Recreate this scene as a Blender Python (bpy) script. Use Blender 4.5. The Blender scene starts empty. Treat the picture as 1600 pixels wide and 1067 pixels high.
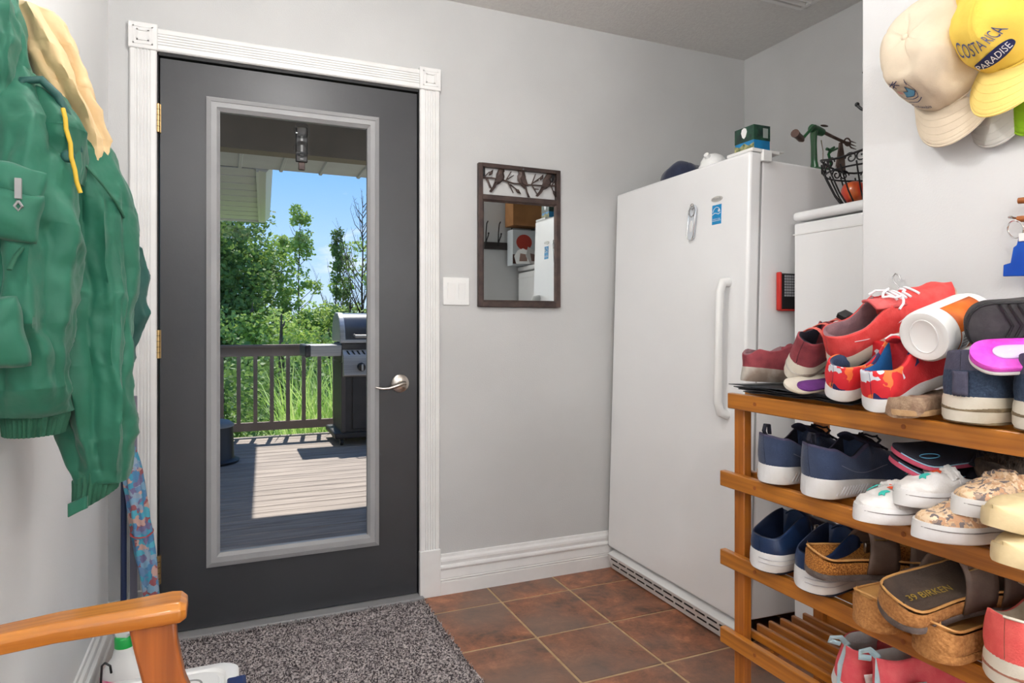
import bpy, bmesh, math, random
from mathutils import Vector, Matrix, Euler, noise
PI=math.pi; R=math.radians
noise.seed_set(11)
SC=bpy.context.scene; COL=SC.collection

# ---------------------------------------------------------------- camera, world, lights, exposure
cam=bpy.data.objects.new('camera',bpy.data.cameras.new('camera')); COL.objects.link(cam)
cam.location=(0,0,1.10); cam.rotation_euler=(R(90),0,-math.atan2(.3955,.9185))
cam.data.sensor_width=36; cam.data.lens=1034/1600*36; cam.data.shift_y=-26.5/1600
cam.data.clip_start=.01; cam.data.clip_end=300
SC.camera=cam
SC.view_settings.view_transform='Standard'; SC.view_settings.look='None'
SC.view_settings.exposure=0.06; SC.view_settings.gamma=1.0; SC.view_settings.use_curve_mapping=False

def lin(c):
    return tuple(((v/255)/12.92 if v/255<=.04045 else ((v/255+.055)/1.055)**2.4) for v in c)+(1,)

w=bpy.data.worlds.new('sky'); SC.world=w; w.use_nodes=True
nt=w.node_tree; nt.nodes.clear()
def N(nt,t,**k):
    n=nt.nodes.new(t)
    for a,b in k.items(): setattr(n,a,b)
    return n
out=N(nt,'ShaderNodeOutputWorld'); bg=N(nt,'ShaderNodeBackground'); bg.inputs[1].default_value=1.15
tc=N(nt,'ShaderNodeTexCoord'); sp=N(nt,'ShaderNodeSeparateXYZ'); cr=N(nt,'ShaderNodeValToRGB')
nt.links.new(tc.outputs['Generated'],sp.inputs[0]); nt.links.new(sp.outputs[2],cr.inputs[0])
e=cr.color_ramp.elements
e[0].position=0; e[0].color=lin((205,228,250)); e[1].position=.6; e[1].color=lin((78,140,220))
q=e.new(.12); q.color=lin((168,208,250)); q=e.new(.26); q.color=lin((112,176,246))
mp=N(nt,'ShaderNodeMapping'); mp.inputs['Scale'].default_value=(2.2,2.2,6.5); mp.inputs['Location'].default_value=(.3,.15,.42)
ns=N(nt,'ShaderNodeTexNoise'); ns.inputs['Scale'].default_value=2.0; ns.inputs['Detail'].default_value=7; ns.inputs['Roughness'].default_value=.55
cr2=N(nt,'ShaderNodeValToRGB'); cr2.color_ramp.elements[0].position=.60; cr2.color_ramp.elements[1].position=.74
mx=N(nt,'ShaderNodeMixRGB'); mx.inputs[2].default_value=(.95,.97,1,1)
nt.links.new(tc.outputs['Generated'],mp.inputs[0]); nt.links.new(mp.outputs[0],ns.inputs[0]); nt.links.new(ns.outputs[0],cr2.inputs[0])
nt.links.new(cr2.outputs[0],mx.inputs[0]); nt.links.new(cr.outputs[0],mx.inputs[1]); nt.links.new(mx.outputs[0],bg.inputs[0]); nt.links.new(bg.outputs[0],out.inputs[0])

def light(name,kind,loc,energy,color=(1,1,1),rot=(0,0,0),**k):
    d=bpy.data.lights.new(name,kind); d.energy=energy; d.color=color
    for a,b in k.items(): setattr(d,a,b)
    o=bpy.data.objects.new(name,d); o.location=loc; o.rotation_euler=rot; COL.objects.link(o); return o
# sun: high, standing beyond the deck, a little to the right of the wall's normal
sd=Vector((.07,.5,.866))
s=light('sun','SUN',(0,20,30),6.0,(1,.95,.87),angle=R(.6)); s.rotation_euler=sd.to_track_quat('Z','Y').to_euler()
# ceiling lamp above the entrance, then unseen fill lights added behind the camera
light('ceiling_lamp_bulb','POINT',(.30,1.30,2.335),42,(1,.99,.98),shadow_soft_size=.055)
light('rear_ceiling_fill','POINT',(-.14,-.9,2.335),56,(1,.99,.985),shadow_soft_size=.055)  # fill light added behind the camera, no lamp seen there
light('rear_side_fill','POINT',(1.20,-.60,1.62),44,(1,.99,.985),shadow_soft_size=.12)  # unseen fill added to lift the ceiling and side walls
light('rear_wall_fill','AREA',(.45,-1.95,1.4),70,(.97,.985,1),(R(-90),0,0),shape='RECTANGLE',size=1.5,size_y=1.3)  # large fill light added at the rear wall, source unseen

# ---------------------------------------------------------------- helpers
class B:
    def __init__(s): s.v=[]; s.f=[]
    def add(s,v,f):
        n=len(s.v); s.v+= [Vector(p) for p in v]; s.f+=[tuple(i+n for i in q) for q in f]; return s
    def box(s,x0,x1,y0,y1,z0,z1):
        v=[(x0,y0,z0),(x1,y0,z0),(x1,y1,z0),(x0,y1,z0),(x0,y0,z1),(x1,y0,z1),(x1,y1,z1),(x0,y1,z1)]
        return s.add(v,[(0,3,2,1),(4,5,6,7),(0,1,5,4),(1,2,6,5),(2,3,7,6),(3,0,4,7)])
    def cyl(s,p0,p1,r0,r1=None,n=16,cap=True):
        r1=r0 if r1 is None else r1
        return s.tube([p0,p1],[r0,r1],n,cap)
    def tube(s,path,r,n=8,cap=True,flat=1.0,up=None,ph=0):
        P=[Vector(p) for p in path]; m=len(P)
        if not hasattr(r,'__len__'): r=[r]*m
        T=[(P[min(i+1,m-1)]-P[max(i-1,0)]).normalized() for i in range(m)]
        u=Vector(up) if up else (Vector((0,0,1)) if abs(T[0].z)<.9 else Vector((1,0,0)))
        v=[];f=[]
        for i in range(m):
            a=T[i].cross(u)
            if a.length<1e-6: a=T[i].cross(Vector((.3,1,.2)))
            a.normalize(); b=a.cross(T[i]).normalized()
            if not up: u=b
            for k in range(n):
                t=2*PI*k/n+ph; v.append(P[i]+a*math.cos(t)*r[i]+b*math.sin(t)*r[i]*flat)
        for i in range(m-1):
            for k in range(n):
                k2=(k+1)%n; f.append((i*n+k,i*n+k2,(i+1)*n+k2,(i+1)*n+k))
        if cap: f.append(tuple(range(n-1,-1,-1))); f.append(tuple((m-1)*n+k for k in range(n)))
        return s.add(v,f)
    def lathe(s,prof,n=24,c=(0,0,0),axis='Z'):
        v=[];f=[];m=len(prof)
        for (r,z) in prof:
            for k in range(n):
                t=2*PI*k/n; x,y=r*math.cos(t),r*math.sin(t)
                p={'Z':(x,y,z),'X':(z,x,y),'Y':(x,z,y)}[axis]
                v.append(Vector(p)+Vector(c))
        for i in range(m-1):
            for k in range(n):
                k2=(k+1)%n; f.append((i*n+k,i*n+k2,(i+1)*n+k2,(i+1)*n+k))
        f.append(tuple(range(n-1,-1,-1))); f.append(tuple((m-1)*n+k for k in range(n)))
        return s.add(v,f)
    def prism(s,poly,d0,d1,axis='Z'):
        # poly: 2D outline extruded from d0 to d1 along axis
        def m(a,b,c): return {'Z':(a,b,c),'Y':(a,c,b),'X':(c,a,b)}[axis]
        n=len(poly)
        v=[m(a,b,d0) for a,b in poly]+[m(a,b,d1) for a,b in poly]
        f=[tuple(range(n)),tuple(range(2*n-1,n-1,-1))]+[(i,i+n,(i+1)%n+n,(i+1)%n) for i in range(n)]
        return s.add(v,f)
    def grid(s,fn,nu,nv,cu=False,cv=False):
        v=[fn(i/(nu if cu else nu-1),j/(nv if cv else nv-1)) for i in range(nu) for j in range(nv)]
        f=[]
        for i in range(nu if cu else nu-1):
            for j in range(nv if cv else nv-1):
                i2=(i+1)%nu;j2=(j+1)%nv
                f.append((i*nv+j,i2*nv+j,i2*nv+j2,i*nv+j2))
        return s.add(v,f)
    def ball(s,c,r,n=12,m=8):
        c=Vector(c); r=(r,r,r) if not hasattr(r,'__len__') else r
        prof=[]
        v=[c+Vector((r[0]*math.sin(PI*j/m)*math.cos(2*PI*k/n),r[1]*math.sin(PI*j/m)*math.sin(2*PI*k/n),r[2]*math.cos(PI*j/m))) for j in range(m+1) for k in range(n)]
        f=[(j*n+k,(j+1)*n+k,(j+1)*n+(k+1)%n,j*n+(k+1)%n) for j in range(m) for k in range(n)]
        return s.add(v,f)
    def xf(s,M,start=0):
        for i in range(start,len(s.v)): s.v[i]=M@s.v[i]
        return s
    def crumple(s,amp,scale,seed=0,start=0):
        for i in range(start,len(s.v)):
            s.v[i]=s.v[i]+noise.noise_vector(s.v[i]*scale+Vector((seed,seed*2,0)))*amp
        return s

def clean(me):
    bm=bmesh.new(); bm.from_mesh(me)
    bmesh.ops.remove_doubles(bm,verts=bm.verts,dist=1e-5)
    bmesh.ops.dissolve_degenerate(bm,edges=bm.edges,dist=1e-6)
    bmesh.ops.recalc_face_normals(bm,faces=bm.faces)
    bm.to_mesh(me); bm.free()

def wm(o):
    M=Matrix.LocRotScale(o.location,o.rotation_euler,o.scale)
    return wm(o.parent)@M if o.parent else M

def obj(name,b,mat,parent=None,world=False,bevel=0,seg=2,smooth=True,ang=40,sub=0,solid=0,loc=None,fix=True,label=None):
    me=bpy.data.meshes.new(name)
    vs=b.v
    if world and parent: I=wm(parent).inverted(); vs=[I@p for p in vs]
    me.from_pydata([tuple(p) for p in vs],[],b.f)
    if fix: clean(me)
    if smooth:
        me.polygons.foreach_set('use_smooth',[True]*len(me.polygons)); me.set_sharp_from_angle(angle=R(ang))
    me.materials.append(mat)
    o=bpy.data.objects.new(name,me); COL.objects.link(o)
    if parent: o.parent=parent
    if loc: o.location=loc
    if solid:
        m=o.modifiers.new('solid','SOLIDIFY'); m.thickness=solid; m.offset=0
    if bevel:
        m=o.modifiers.new('bevel','BEVEL'); m.width=bevel; m.segments=seg; m.limit_method='ANGLE'; m.angle_limit=R(35)
    if sub:
        m=o.modifiers.new('sub','SUBSURF'); m.levels=sub; m.render_levels=sub
    if label: o['label']=label
    return o

def thing(name,label,cat,loc=(0,0,0),rot=(0,0,0),group=None):
    o=bpy.data.objects.new(name,None); o.empty_display_size=.05; COL.objects.link(o)
    o.location=loc; o.rotation_euler=rot; tag(o,label,cat,group); return o
def tag(o,label,cat,group=None):
    o['label']=label; o['category']=cat
    if group: o['group']=group
    return o
def struct(o): o['kind']='structure'; return o
def stuff(o): o['kind']='stuff'; return o

def copy_tree(o,parent=None):
    c=o.copy(); COL.objects.link(c); c.parent=parent
    for ch in list(o.children): copy_tree(ch,c)
    return c

def mat(name,c1,c2=None,rough=.55,scale=8,metal=0,bump=0,bs=60,bd=.002,spec=.5,stretch=(1,1,1),detail=4,contrast=(.35,.65),sheen=0,coat=0,trans=0,emit=0,rnd=0,coord='Object',alpha=1):
    m=bpy.data.materials.new(name); m.use_nodes=True; nt=m.node_tree; p=nt.nodes['Principled BSDF']
    p.inputs['Base Color'].default_value=lin(c1); p.inputs['Roughness'].default_value=rough; p.inputs['Metallic'].default_value=metal
    p.inputs['Specular IOR Level'].default_value=spec
    if sheen: p.inputs['Sheen Weight'].default_value=sheen
    if coat: p.inputs['Coat Weight'].default_value=coat; p.inputs['Coat Roughness'].default_value=.15
    if trans: p.inputs['Transmission Weight'].default_value=trans
    if alpha<1: p.inputs['Alpha'].default_value=alpha
    if emit: p.inputs['Emission Color'].default_value=lin(c1); p.inputs['Emission Strength'].default_value=emit
    tc=N(nt,'ShaderNodeTexCoord'); mp=N(nt,'ShaderNodeMapping'); mp.inputs['Scale'].default_value=stretch
    nt.links.new(tc.outputs[coord],mp.inputs[0]); vec=mp.outputs[0]
    if rnd:
        oi=N(nt,'ShaderNodeObjectInfo'); va=N(nt,'ShaderNodeVectorMath',operation='SCALE'); cx=N(nt,'ShaderNodeCombineXYZ')
        for i in range(3): nt.links.new(oi.outputs['Random'],cx.inputs[i])
        nt.links.new(cx.outputs[0],va.inputs[0]); va.inputs['Scale'].default_value=37
        ad=N(nt,'ShaderNodeVectorMath',operation='ADD'); nt.links.new(mp.outputs[0],ad.inputs[0]); nt.links.new(va.outputs[0],ad.inputs[1]); vec=ad.outputs[0]
    if c2:
        n=N(nt,'ShaderNodeTexNoise'); n.inputs['Scale'].default_value=scale; n.inputs['Detail'].default_value=detail
        r=N(nt,'ShaderNodeValToRGB'); r.color_ramp.elements[0].position=contrast[0]; r.color_ramp.elements[1].position=contrast[1]
        r.color_ramp.elements[0].color=lin(c1); r.color_ramp.elements[1].color=lin(c2)
        nt.links.new(vec,n.inputs[0]); nt.links.new(n.outputs[0],r.inputs[0]); col=r.outputs[0]
        if rnd:
            hs=N(nt,'ShaderNodeHueSaturation'); mr=N(nt,'ShaderNodeMapRange'); mr.inputs[3].default_value=1-rnd; mr.inputs[4].default_value=1+rnd
            nt.links.new(oi.outputs['Random'],mr.inputs[0]); nt.links.new(mr.outputs[0],hs.inputs['Value']); nt.links.new(col,hs.inputs['Color']); col=hs.outputs[0]
        nt.links.new(col,p.inputs['Base Color'])
    if bump:
        n=N(nt,'ShaderNodeTexNoise'); n.inputs['Scale'].default_value=bs; n.inputs['Detail'].default_value=3
        bp=N(nt,'ShaderNodeBump'); bp.inputs['Strength'].default_value=bump; bp.inputs['Distance'].default_value=bd
        nt.links.new(vec,n.inputs[0]); nt.links.new(n.outputs[0],bp.inputs['Height']); nt.links.new(bp.outputs[0],p.inputs['Normal'])
    return m

def spots(name,cols,scale=40,rough=.7,randomness=1,coord='Object'):
    """printed cloth: voronoi cells picked from a palette"""
    m=bpy.data.materials.new(name); m.use_nodes=True; nt=m.node_tree; p=nt.nodes['Principled BSDF']; p.inputs['Roughness'].default_value=rough
    tc=N(nt,'ShaderNodeTexCoord'); n=N(nt,'ShaderNodeTexNoise'); n.inputs['Scale'].default_value=scale*.8
    ad=N(nt,'ShaderNodeMixRGB',blend_type='ADD'); ad.inputs[0].default_value=.03
    vo=N(nt,'ShaderNodeTexVoronoi'); vo.inputs['Scale'].default_value=scale
    nt.links.new(tc.outputs[coord],n.inputs[0]); nt.links.new(tc.outputs[coord],ad.inputs[1]); nt.links.new(n.outputs[1],ad.inputs[2]); nt.links.new(ad.outputs[0],vo.inputs[0])
    sp=N(nt,'ShaderNodeSeparateXYZ'); nt.links.new(vo.outputs['Color'],sp.inputs[0])
    r=N(nt,'ShaderNodeValToRGB'); r.color_ramp.interpolation='CONSTANT'; el=r.color_ramp.elements
    el[0].position=0; el[0].color=lin(cols[0]); el[1].position=1/len(cols); el[1].color=lin(cols[1])
    for i,c in enumerate(cols[2:],2): q=el.new(i/len(cols)); q.color=lin(c)
    nt.links.new(sp.outputs[0],r.inputs[0]); nt.links.new(r.outputs[0],p.inputs['Base Color']); return m

def glass_mat(name,tint=(1,1,1,1),refl=1.0):
    m=bpy.data.materials.new(name); m.use_nodes=True; nt=m.node_tree; nt.nodes.clear()
    o=N(nt,'ShaderNodeOutputMaterial'); mx=N(nt,'ShaderNodeMixShader'); t=N(nt,'ShaderNodeBsdfTransparent'); g=N(nt,'ShaderNodeBsdfGlossy'); g.inputs['Roughness'].default_value=.02
    t.inputs[0].default_value=tint; f=N(nt,'ShaderNodeFresnel'); f.inputs[0].default_value=1.45
    ml=N(nt,'ShaderNodeMath',operation='MULTIPLY'); ml.inputs[1].default_value=refl
    nt.links.new(f.outputs[0],ml.inputs[0]); nt.links.new(ml.outputs[0],mx.inputs[0]); nt.links.new(t.outputs[0],mx.inputs[1]); nt.links.new(g.outputs[0],mx.inputs[2]); nt.links.new(mx.outputs[0],o.inputs[0]); return m

def wood(name,c1,c2,axis='Y',rough=.35,coat=.3):
    st={'X':(1.2,34,34),'Y':(34,1.2,34),'Z':(34,34,1.2)}[axis]
    return mat(name,c1,c2,rough=rough,scale=2.5,stretch=st,coat=coat,bump=.15,bs=3,rnd=.08,contrast=(.3,.75))

def text(s,size):
    c=bpy.data.curves.new('t','FONT'); c.body=s; c.size=size; c.align_x='CENTER'; c.align_y='CENTER'; c.resolution_u=3
    o=bpy.data.objects.new('t',c); COL.objects.link(o)
    me=bpy.data.meshes.new_from_object(o.evaluated_get(bpy.context.evaluated_depsgraph_get()))
    bm=bmesh.new(); bm.from_mesh(me)
    bmesh.ops.subdivide_edges(bm,edges=[e for e in bm.edges if e.calc_length()>size*.3],cuts=2)
    bmesh.ops.triangulate(bm,faces=bm.faces); bm.to_mesh(me); bm.free()
    b=B(); b.add([v.co.copy() for v in me.vertices],[tuple(p.vertices) for p in me.polygons])
    bpy.data.objects.remove(o); bpy.data.curves.remove(c); bpy.data.meshes.remove(me); return b

def lerp(pts,t):
    if t<=pts[0][0]: return pts[0][1]
    for (a,x),(b,y) in zip(pts,pts[1:]):
        if t<=b:
            k=(t-a)/(b-a); k=k*k*(3-2*k); return x+(y-x)*k
    return pts[-1][1]

# ---------------------------------------------------------------- materials
M={}
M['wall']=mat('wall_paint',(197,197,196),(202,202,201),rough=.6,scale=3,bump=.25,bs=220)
M['wall_lit']=mat('wall_paint_lit',(218,218,218),(222,222,222),rough=.55,scale=3,bump=.2,bs=220)  # same paint as the back wall, lightened to put the light into its tone
M['wall_left']=mat('wall_paint_lit_left',(238,238,237),(242,242,241),rough=.5,scale=3,bump=.2,bs=220)  # same paint again, lightest, standing in for the light on the left wall
M['ceil']=mat('stipple_ceiling',(222,219,216),(228,226,222),rough=.9,scale=60,bump=1.0,bs=110)
M['trim']=mat('white_trim_paint',(238,237,235),(232,231,229),rough=.35,scale=10)
M['grout']=mat('grout',(206,178,138),(188,160,122),rough=.9,scale=30)
M['rug']=mat('speckled_pile',(72,64,68),(206,196,194),rough=1,scale=150,detail=2,contrast=(.42,.58),bump=1,bs=260)
M['rugb']=mat('rug_binding',(70,62,64),rough=.9)
M['door']=mat('charcoal_door_paint',(56,57,60),(60,61,64),rough=.38,scale=4,bump=.1,bs=120)
M['jamb']=mat('black_weatherstrip',(30,30,32),rough=.6)
M['bezel']=mat('grey_door_frame',(150,150,151),(156,156,157),rough=.4,scale=8)
M['brass']=mat('brass',(190,160,110),rough=.3,metal=.8)
M['nickel']=mat('satin_nickel',(190,183,175),rough=.28,metal=1)
M['chrome']=mat('chrome',(215,215,215),rough=.12,metal=1)
M['glass']=glass_mat('door_glass',refl=.07)
M['white_enamel']=mat('white_enamel',(250,250,250),(246,246,246),rough=.3,scale=2,bump=.12,bs=300,coat=.2)
M['white_plastic']=mat('white_plastic',(240,240,238),rough=.4)
M['grey_plastic']=mat('grey_plastic',(150,150,150),rough=.5)
M['gasket']=mat('grey_gasket',(180,180,180),rough=.7)
M['black']=mat('black_plastic',(24,24,26),rough=.5)
M['darkmetal']=mat('dark_bronze_metal',(62,50,48),(84,68,62),rough=.5,scale=25,metal=.4,bump=.2)
M['mirror']=mat('mirror_glass',(205,210,210),rough=.01,metal=1)
M['oak']=wood('honey_stained_wood',(204,130,46),(146,84,26),'Y')
M['oakx']=wood('honey_stained_wood_cross',(186,114,42),(140,80,26),'X')
M['oakz']=wood('honey_stained_wood_upright',(158,90,30),(194,118,42),'Z')
M['dowel']=mat('dowel_end_grain',(150,84,34),rough=.5)
M['chair']=wood('oak_chair_wood',(208,134,50),(158,88,28),'X',coat=.6)
M['chairz']=wood('oak_chair_wood_upright',(176,98,38),(140,74,28),'Z',coat=.6)
M['deck']=mat('weathered_deck_paint',(172,160,150),(140,130,122),rough=.8,scale=2.5,stretch=(1,14,14),rnd=.06,bump=.3,bs=10)
M['rail']=mat('deck_rail_paint',(146,130,118),(130,116,106),rough=.75,scale=4)
M['soffit']=mat('beige_soffit',(206,202,198),(198,194,190),rough=.6,scale=4)
M['gutter']=mat('cream_gutter',(214,212,204),rough=.5)
M['beam']=mat('brown_painted_beam',(140,124,108),(130,116,100),rough=.7,scale=5)
M['grass']=mat('lawn',(112,136,82),(142,164,104),rough=1,scale=3)
M['leafA']=mat('leaf_green',(134,166,74),(186,206,116),rough=.6,scale=.9,contrast=(.4,.6))
M['leafB']=mat('leaf_dark',(84,118,56),(138,164,86),rough=.6,scale=1.1,contrast=(.4,.6))
M['leafC']=mat('leaf_bright',(160,192,84),(200,218,118),rough=.6,scale=1.2,contrast=(.4,.6))
M['blade']=mat('reed_blade',(158,200,84),(214,232,150),rough=.5,scale=3)
M['bark']=mat('bark',(92,80,68),(62,54,46),rough=.9,scale=6)
for k in ('leafA','leafB','leafC','blade'):
    nt=M[k].node_tree; p=nt.nodes['Principled BSDF']; tl=N(nt,'ShaderNodeBsdfTranslucent'); mx=N(nt,'ShaderNodeMixShader'); mx.inputs[0].default_value=.4
    cl=p.inputs['Base Color'].links[0].from_socket; nt.links.new(cl,tl.inputs[0]); nt.links.new(p.outputs[0],mx.inputs[1]); nt.links.new(tl.outputs[0],mx.inputs[2]); nt.links.new(mx.outputs[0],nt.nodes['Material Output'].inputs[0])
# ================================================================ SETTING
XW=2.394; YB=2.60; XL=-.37; XP=1.46; YP=1.175; H=2.43; YR=-2.1
# floor: grout bed + individually laid tiles
b=B().box(XL-.1,XW+.1,YR-.1,YB,-.12,-.0022); floor=struct(obj('floor',b,M['grout'],smooth=False))
def tile_mat():
    m=bpy.data.materials.new('slate_look_tile'); m.use_nodes=True; nt=m.node_tree; p=nt.nodes['Principled BSDF']; p.inputs['Roughness'].default_value=.42
    tc=N(nt,'ShaderNodeTexCoord'); oi=N(nt,'ShaderNodeObjectInfo'); sc=N(nt,'ShaderNodeMath',operation='MULTIPLY'); sc.inputs[1].default_value=61
    cx=N(nt,'ShaderNodeCombineXYZ'); ad=N(nt,'ShaderNodeVectorMath',operation='ADD')
    nt.links.new(oi.outputs['Random'],sc.inputs[0]); nt.links.new(sc.outputs[0],cx.inputs[0]); nt.links.new(sc.outputs[0],cx.inputs[2])
    nt.links.new(tc.outputs['Object'],ad.inputs[0]); nt.links.new(cx.outputs[0],ad.inputs[1])
    n=N(nt,'ShaderNodeTexNoise'); n.inputs['Scale'].default_value=9; n.inputs['Detail'].default_value=12; n.inputs['Roughness'].default_value=.74; n.inputs['Distortion'].default_value=.25
    r=N(nt,'ShaderNodeValToRGB'); el=r.color_ramp.elements
    el[0].position=.36; el[0].color=lin((88,64,54)); el[1].position=.68; el[1].color=lin((206,140,102))
    q=el.new(.45); q.color=lin((132,88,66)); q=el.new(.56); q.color=lin((164,106,76))
    nt.links.new(ad.outputs[0],n.inputs[0]); nt.links.new(n.outputs[0],r.inputs[0])
    g=N(nt,'ShaderNodeMixRGB'); g.inputs[2].default_value=lin((128,108,96))
    n2=N(nt,'ShaderNodeTexNoise'); n2.inputs['Scale'].default_value=2.6; nt.links.new(ad.outputs[0],n2.inputs[0])
    mr=N(nt,'ShaderNodeMapRange'); mr.inputs[1].default_value=.42; mr.inputs[2].default_value=.62; mr.inputs[4].default_value=.75; nt.links.new(n2.outputs[0],mr.inputs[0]); nt.links.new(mr.outputs[0],g.inputs[0]); nt.links.new(r.outputs[0],g.inputs[1])
    nt.links.new(g.outputs[0],p.inputs['Base Color'])
    bp=N(nt,'ShaderNodeBump'); bp.inputs['Strength'].default_value=.35; bp.inputs['Distance'].default_value=.003; nt.links.new(n.outputs[0],bp.inputs['Height']); nt.links.new(bp.outputs[0],p.inputs['Normal'])
    return m
M['tile']=tile_mat()
px_,py_=.3035,.323
b=B().box(-px_/2+.0042,px_/2-.0042,-py_/2+.0042,py_/2-.0042,-.006,0)
t0=obj('tile',b,M['tile'],floor,bevel=.0018,seg=1,smooth=False)
rng=random.Random(4); first=True
for i in range(-5,5):
    for j in range(-9,2):
        cx=1.001+px_*(i+.5); cy=2.427+py_*(j-.5)
        if cx-px_/2<XL-.2 or cx+px_/2>XW+.25 or cy>2.9: continue
        if cx+px_/2>XW+.09 : continue
        if cy+py_/2>YB: # cut tile against the back wall
            continue
        o=t0 if first else t0.copy()
        if not first: COL.objects.link(o)
        first=False; o.location=(cx,cy,rng.uniform(-.0006,.0006))
for i in range(-5,5):   # cut row against the back wall
    cx=1.001+px_*(i+.5)
    if cx-px_/2<XL-.2 or cx+px_/2>XW+.09: continue
    if i==-5:
        bb=B().box(-px_/2+.0042,px_/2-.0042,-.0828,.0828,-.006,0); tc0=obj('tile',bb,M['tile'],floor,bevel=.0018,seg=1,smooth=False); o=tc0
    else:
        o=tc0.copy(); COL.objects.link(o)
    o.location=(cx,2.427+.0035+.0835,0)

def wall_with_hole(name,a0,a1,z0,z1,hole,d0,d1,axis,mt):
    h0,h1,hz0,hz1=hole; b=B()
    def bx(p,q,r,s_):
        if q-p<1e-4 or s_-r<1e-4: return
        if axis=='Y': b.box(p,q,d0,d1,r,s_)
        else: b.box(d0,d1,p,q,r,s_)
    bx(a0,h0,z0,z1); bx(h1,a1,z0,z1); bx(h0,h1,hz1,z1); bx(h0,h1,z0,hz0)
    return struct(obj(name,b,mt,smooth=False))
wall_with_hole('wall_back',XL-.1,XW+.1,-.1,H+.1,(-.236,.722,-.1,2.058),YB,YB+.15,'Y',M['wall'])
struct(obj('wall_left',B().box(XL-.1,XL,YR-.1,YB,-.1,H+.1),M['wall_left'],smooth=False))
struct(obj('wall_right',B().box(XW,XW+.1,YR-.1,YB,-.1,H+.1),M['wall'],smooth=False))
struct(obj('wall_partition',B().box(XP,XW,YR,YP,0,H),M['wall_lit'],bevel=.004,smooth=False))
wall_with_hole('wall_rear',XL,XP,-.02,H,(-.3,1.2,.75,2.05),YR-.1,YR,'Y',M['wall_lit'])
ceiling=struct(obj('ceiling',B().box(XL-.1,XW+.1,YR-.1,YB+.15,H,H+.1),M['ceil'],smooth=False))
wn=struct(obj('added_window',B().box(-.3,1.2,YR-.07,YR-.06,.75,2.05),M['glass'],smooth=False))  # unseen window added to go with the rear fill light
b=B().box(-.3,1.2,YR-.09,YR-.03,.75,.80).box(-.3,1.2,YR-.09,YR-.03,2.0,2.05).box(-.3,-.25,YR-.09,YR-.03,.8,2.0).box(1.15,1.2,YR-.09,YR-.03,.8,2.0).box(.43,.47,YR-.09,YR-.03,.8,2.0)
obj('added_window_frame',b,M['trim'],wn,bevel=.004)

# baseboard profile (distance from wall, height)
BP=[(0,0),(.020,0),(.020,.052),(.017,.055),(.020,.058),(.020,.062),(.017,.065),(.020,.068),(.019,.072),(.015,.100),(.021,.104),(.023,.110),(.021,.116),(.012,.120),(.016,.134),(.014,.143),(.007,.150),(.005,.160),(0,.162)]
def profile_run(p0,p1,nrm,prof=BP):
    b=B(); n=len(prof); nrm=Vector(nrm)
    v=[Vector(p)+nrm*d+Vector((0,0,z)) for p in (p0,p1) for d,z in prof]
    f=[(i,i+1,n+i+1,n+i) for i in range(n-1)]+[tuple(range(n)),tuple(range(2*n-1,n-1,-1))]
    return b.add(v,f)
struct(obj('baseboard_back',profile_run((.792,YB,0),(XW,YB,0),(0,-1,0)),M['trim'],ang=25))
struct(obj('baseboard_corner',profile_run((XL,YB,0),(-.303,YB,0),(0,-1,0)),M['trim'],ang=25))
struct(obj('baseboard_left',profile_run((XL,YR,0),(XL,YB,0),(1,0,0)),M['trim'],ang=25))
struct(obj('baseboard_partition',profile_run((XP,YR,0),(XP,YP+.02,0),(-1,0,0)),M['trim'],ang=25))

# door casing: fluted pilasters, rosettes, plinths
def fluted(x0,x1,z0,z1,vertical=True,rev=False):
    w_=(x1-x0) if vertical else (z1-z0); pr=[(0,0),(0,.012),(.004,.017),(.010,.018)]
    n=5; s0=.016; s1=w_-.016; st=(s1-s0)/n
    for i in range(n):
        a=s0+i*st; pr+=[(a,.018),(a+.0015,.0135),(a+st-.0045,.0135),(a+st-.003,.018)]
    pr+=[(w_-.010,.018),(w_-.004,.017),(w_,.012),(w_,0)]
    b=B(); n=len(pr)
    if vertical: v=[(x0+a,YB-d,z) for z in (z0,z1) for a,d in pr]
    else: v=[(x,YB-d,z0+a) for x in (x0,x1) for a,d in pr]
    return b.add(v,[(i,i+1,n+i+1,n+i) for i in range(n-1)]+[tuple(range(n)),tuple(range(2*n-1,n-1,-1))])
cas=struct(thing('trim_1','white fluted casing around the dark glass door','trim',(.24,YB,0)))
del cas['category']
cas['label']='white fluted casing around the dark glass door'
for x0 in (-.306,.711):
    obj('pilaster',fluted(x0,x0+.083,.19,2.045),M['trim'],cas,world=True,ang=20)
    obj('plinth',B().box(x0-.002,x0+.085,YB-.024,YB,0,.19),M['trim'],cas,world=True,bevel=.003)
    r=obj('rosette',B().box(x0-.003,x0+.086,YB-.024,YB,2.045,2.134),M['trim'],cas,world=True,bevel=.003)
    b=B()
    for k,(g,d) in enumerate(((.014,.004),(.026,.008))):
        X0,X1,Z0,Z1=x0-.003+g,x0+.086-g,2.045+g,2.134-g
        tk=.004
        b.box(X0,X1,YB-.024-d*.5,YB-.02,Z0,Z0+tk).box(X0,X1,YB-.024-d*.5,YB-.02,Z1-tk,Z1).box(X0,X0+tk,YB-.024-d*.5,YB-.02,Z0,Z1).box(X1-tk,X1,YB-.024-d*.5,YB-.02,Z0,Z1)
    obj('moulding',b,M['trim'],r,world=True)
obj('head_casing',fluted(-.220,.708,2.047,2.125,False),M['trim'],cas,world=True,ang=20)

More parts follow.
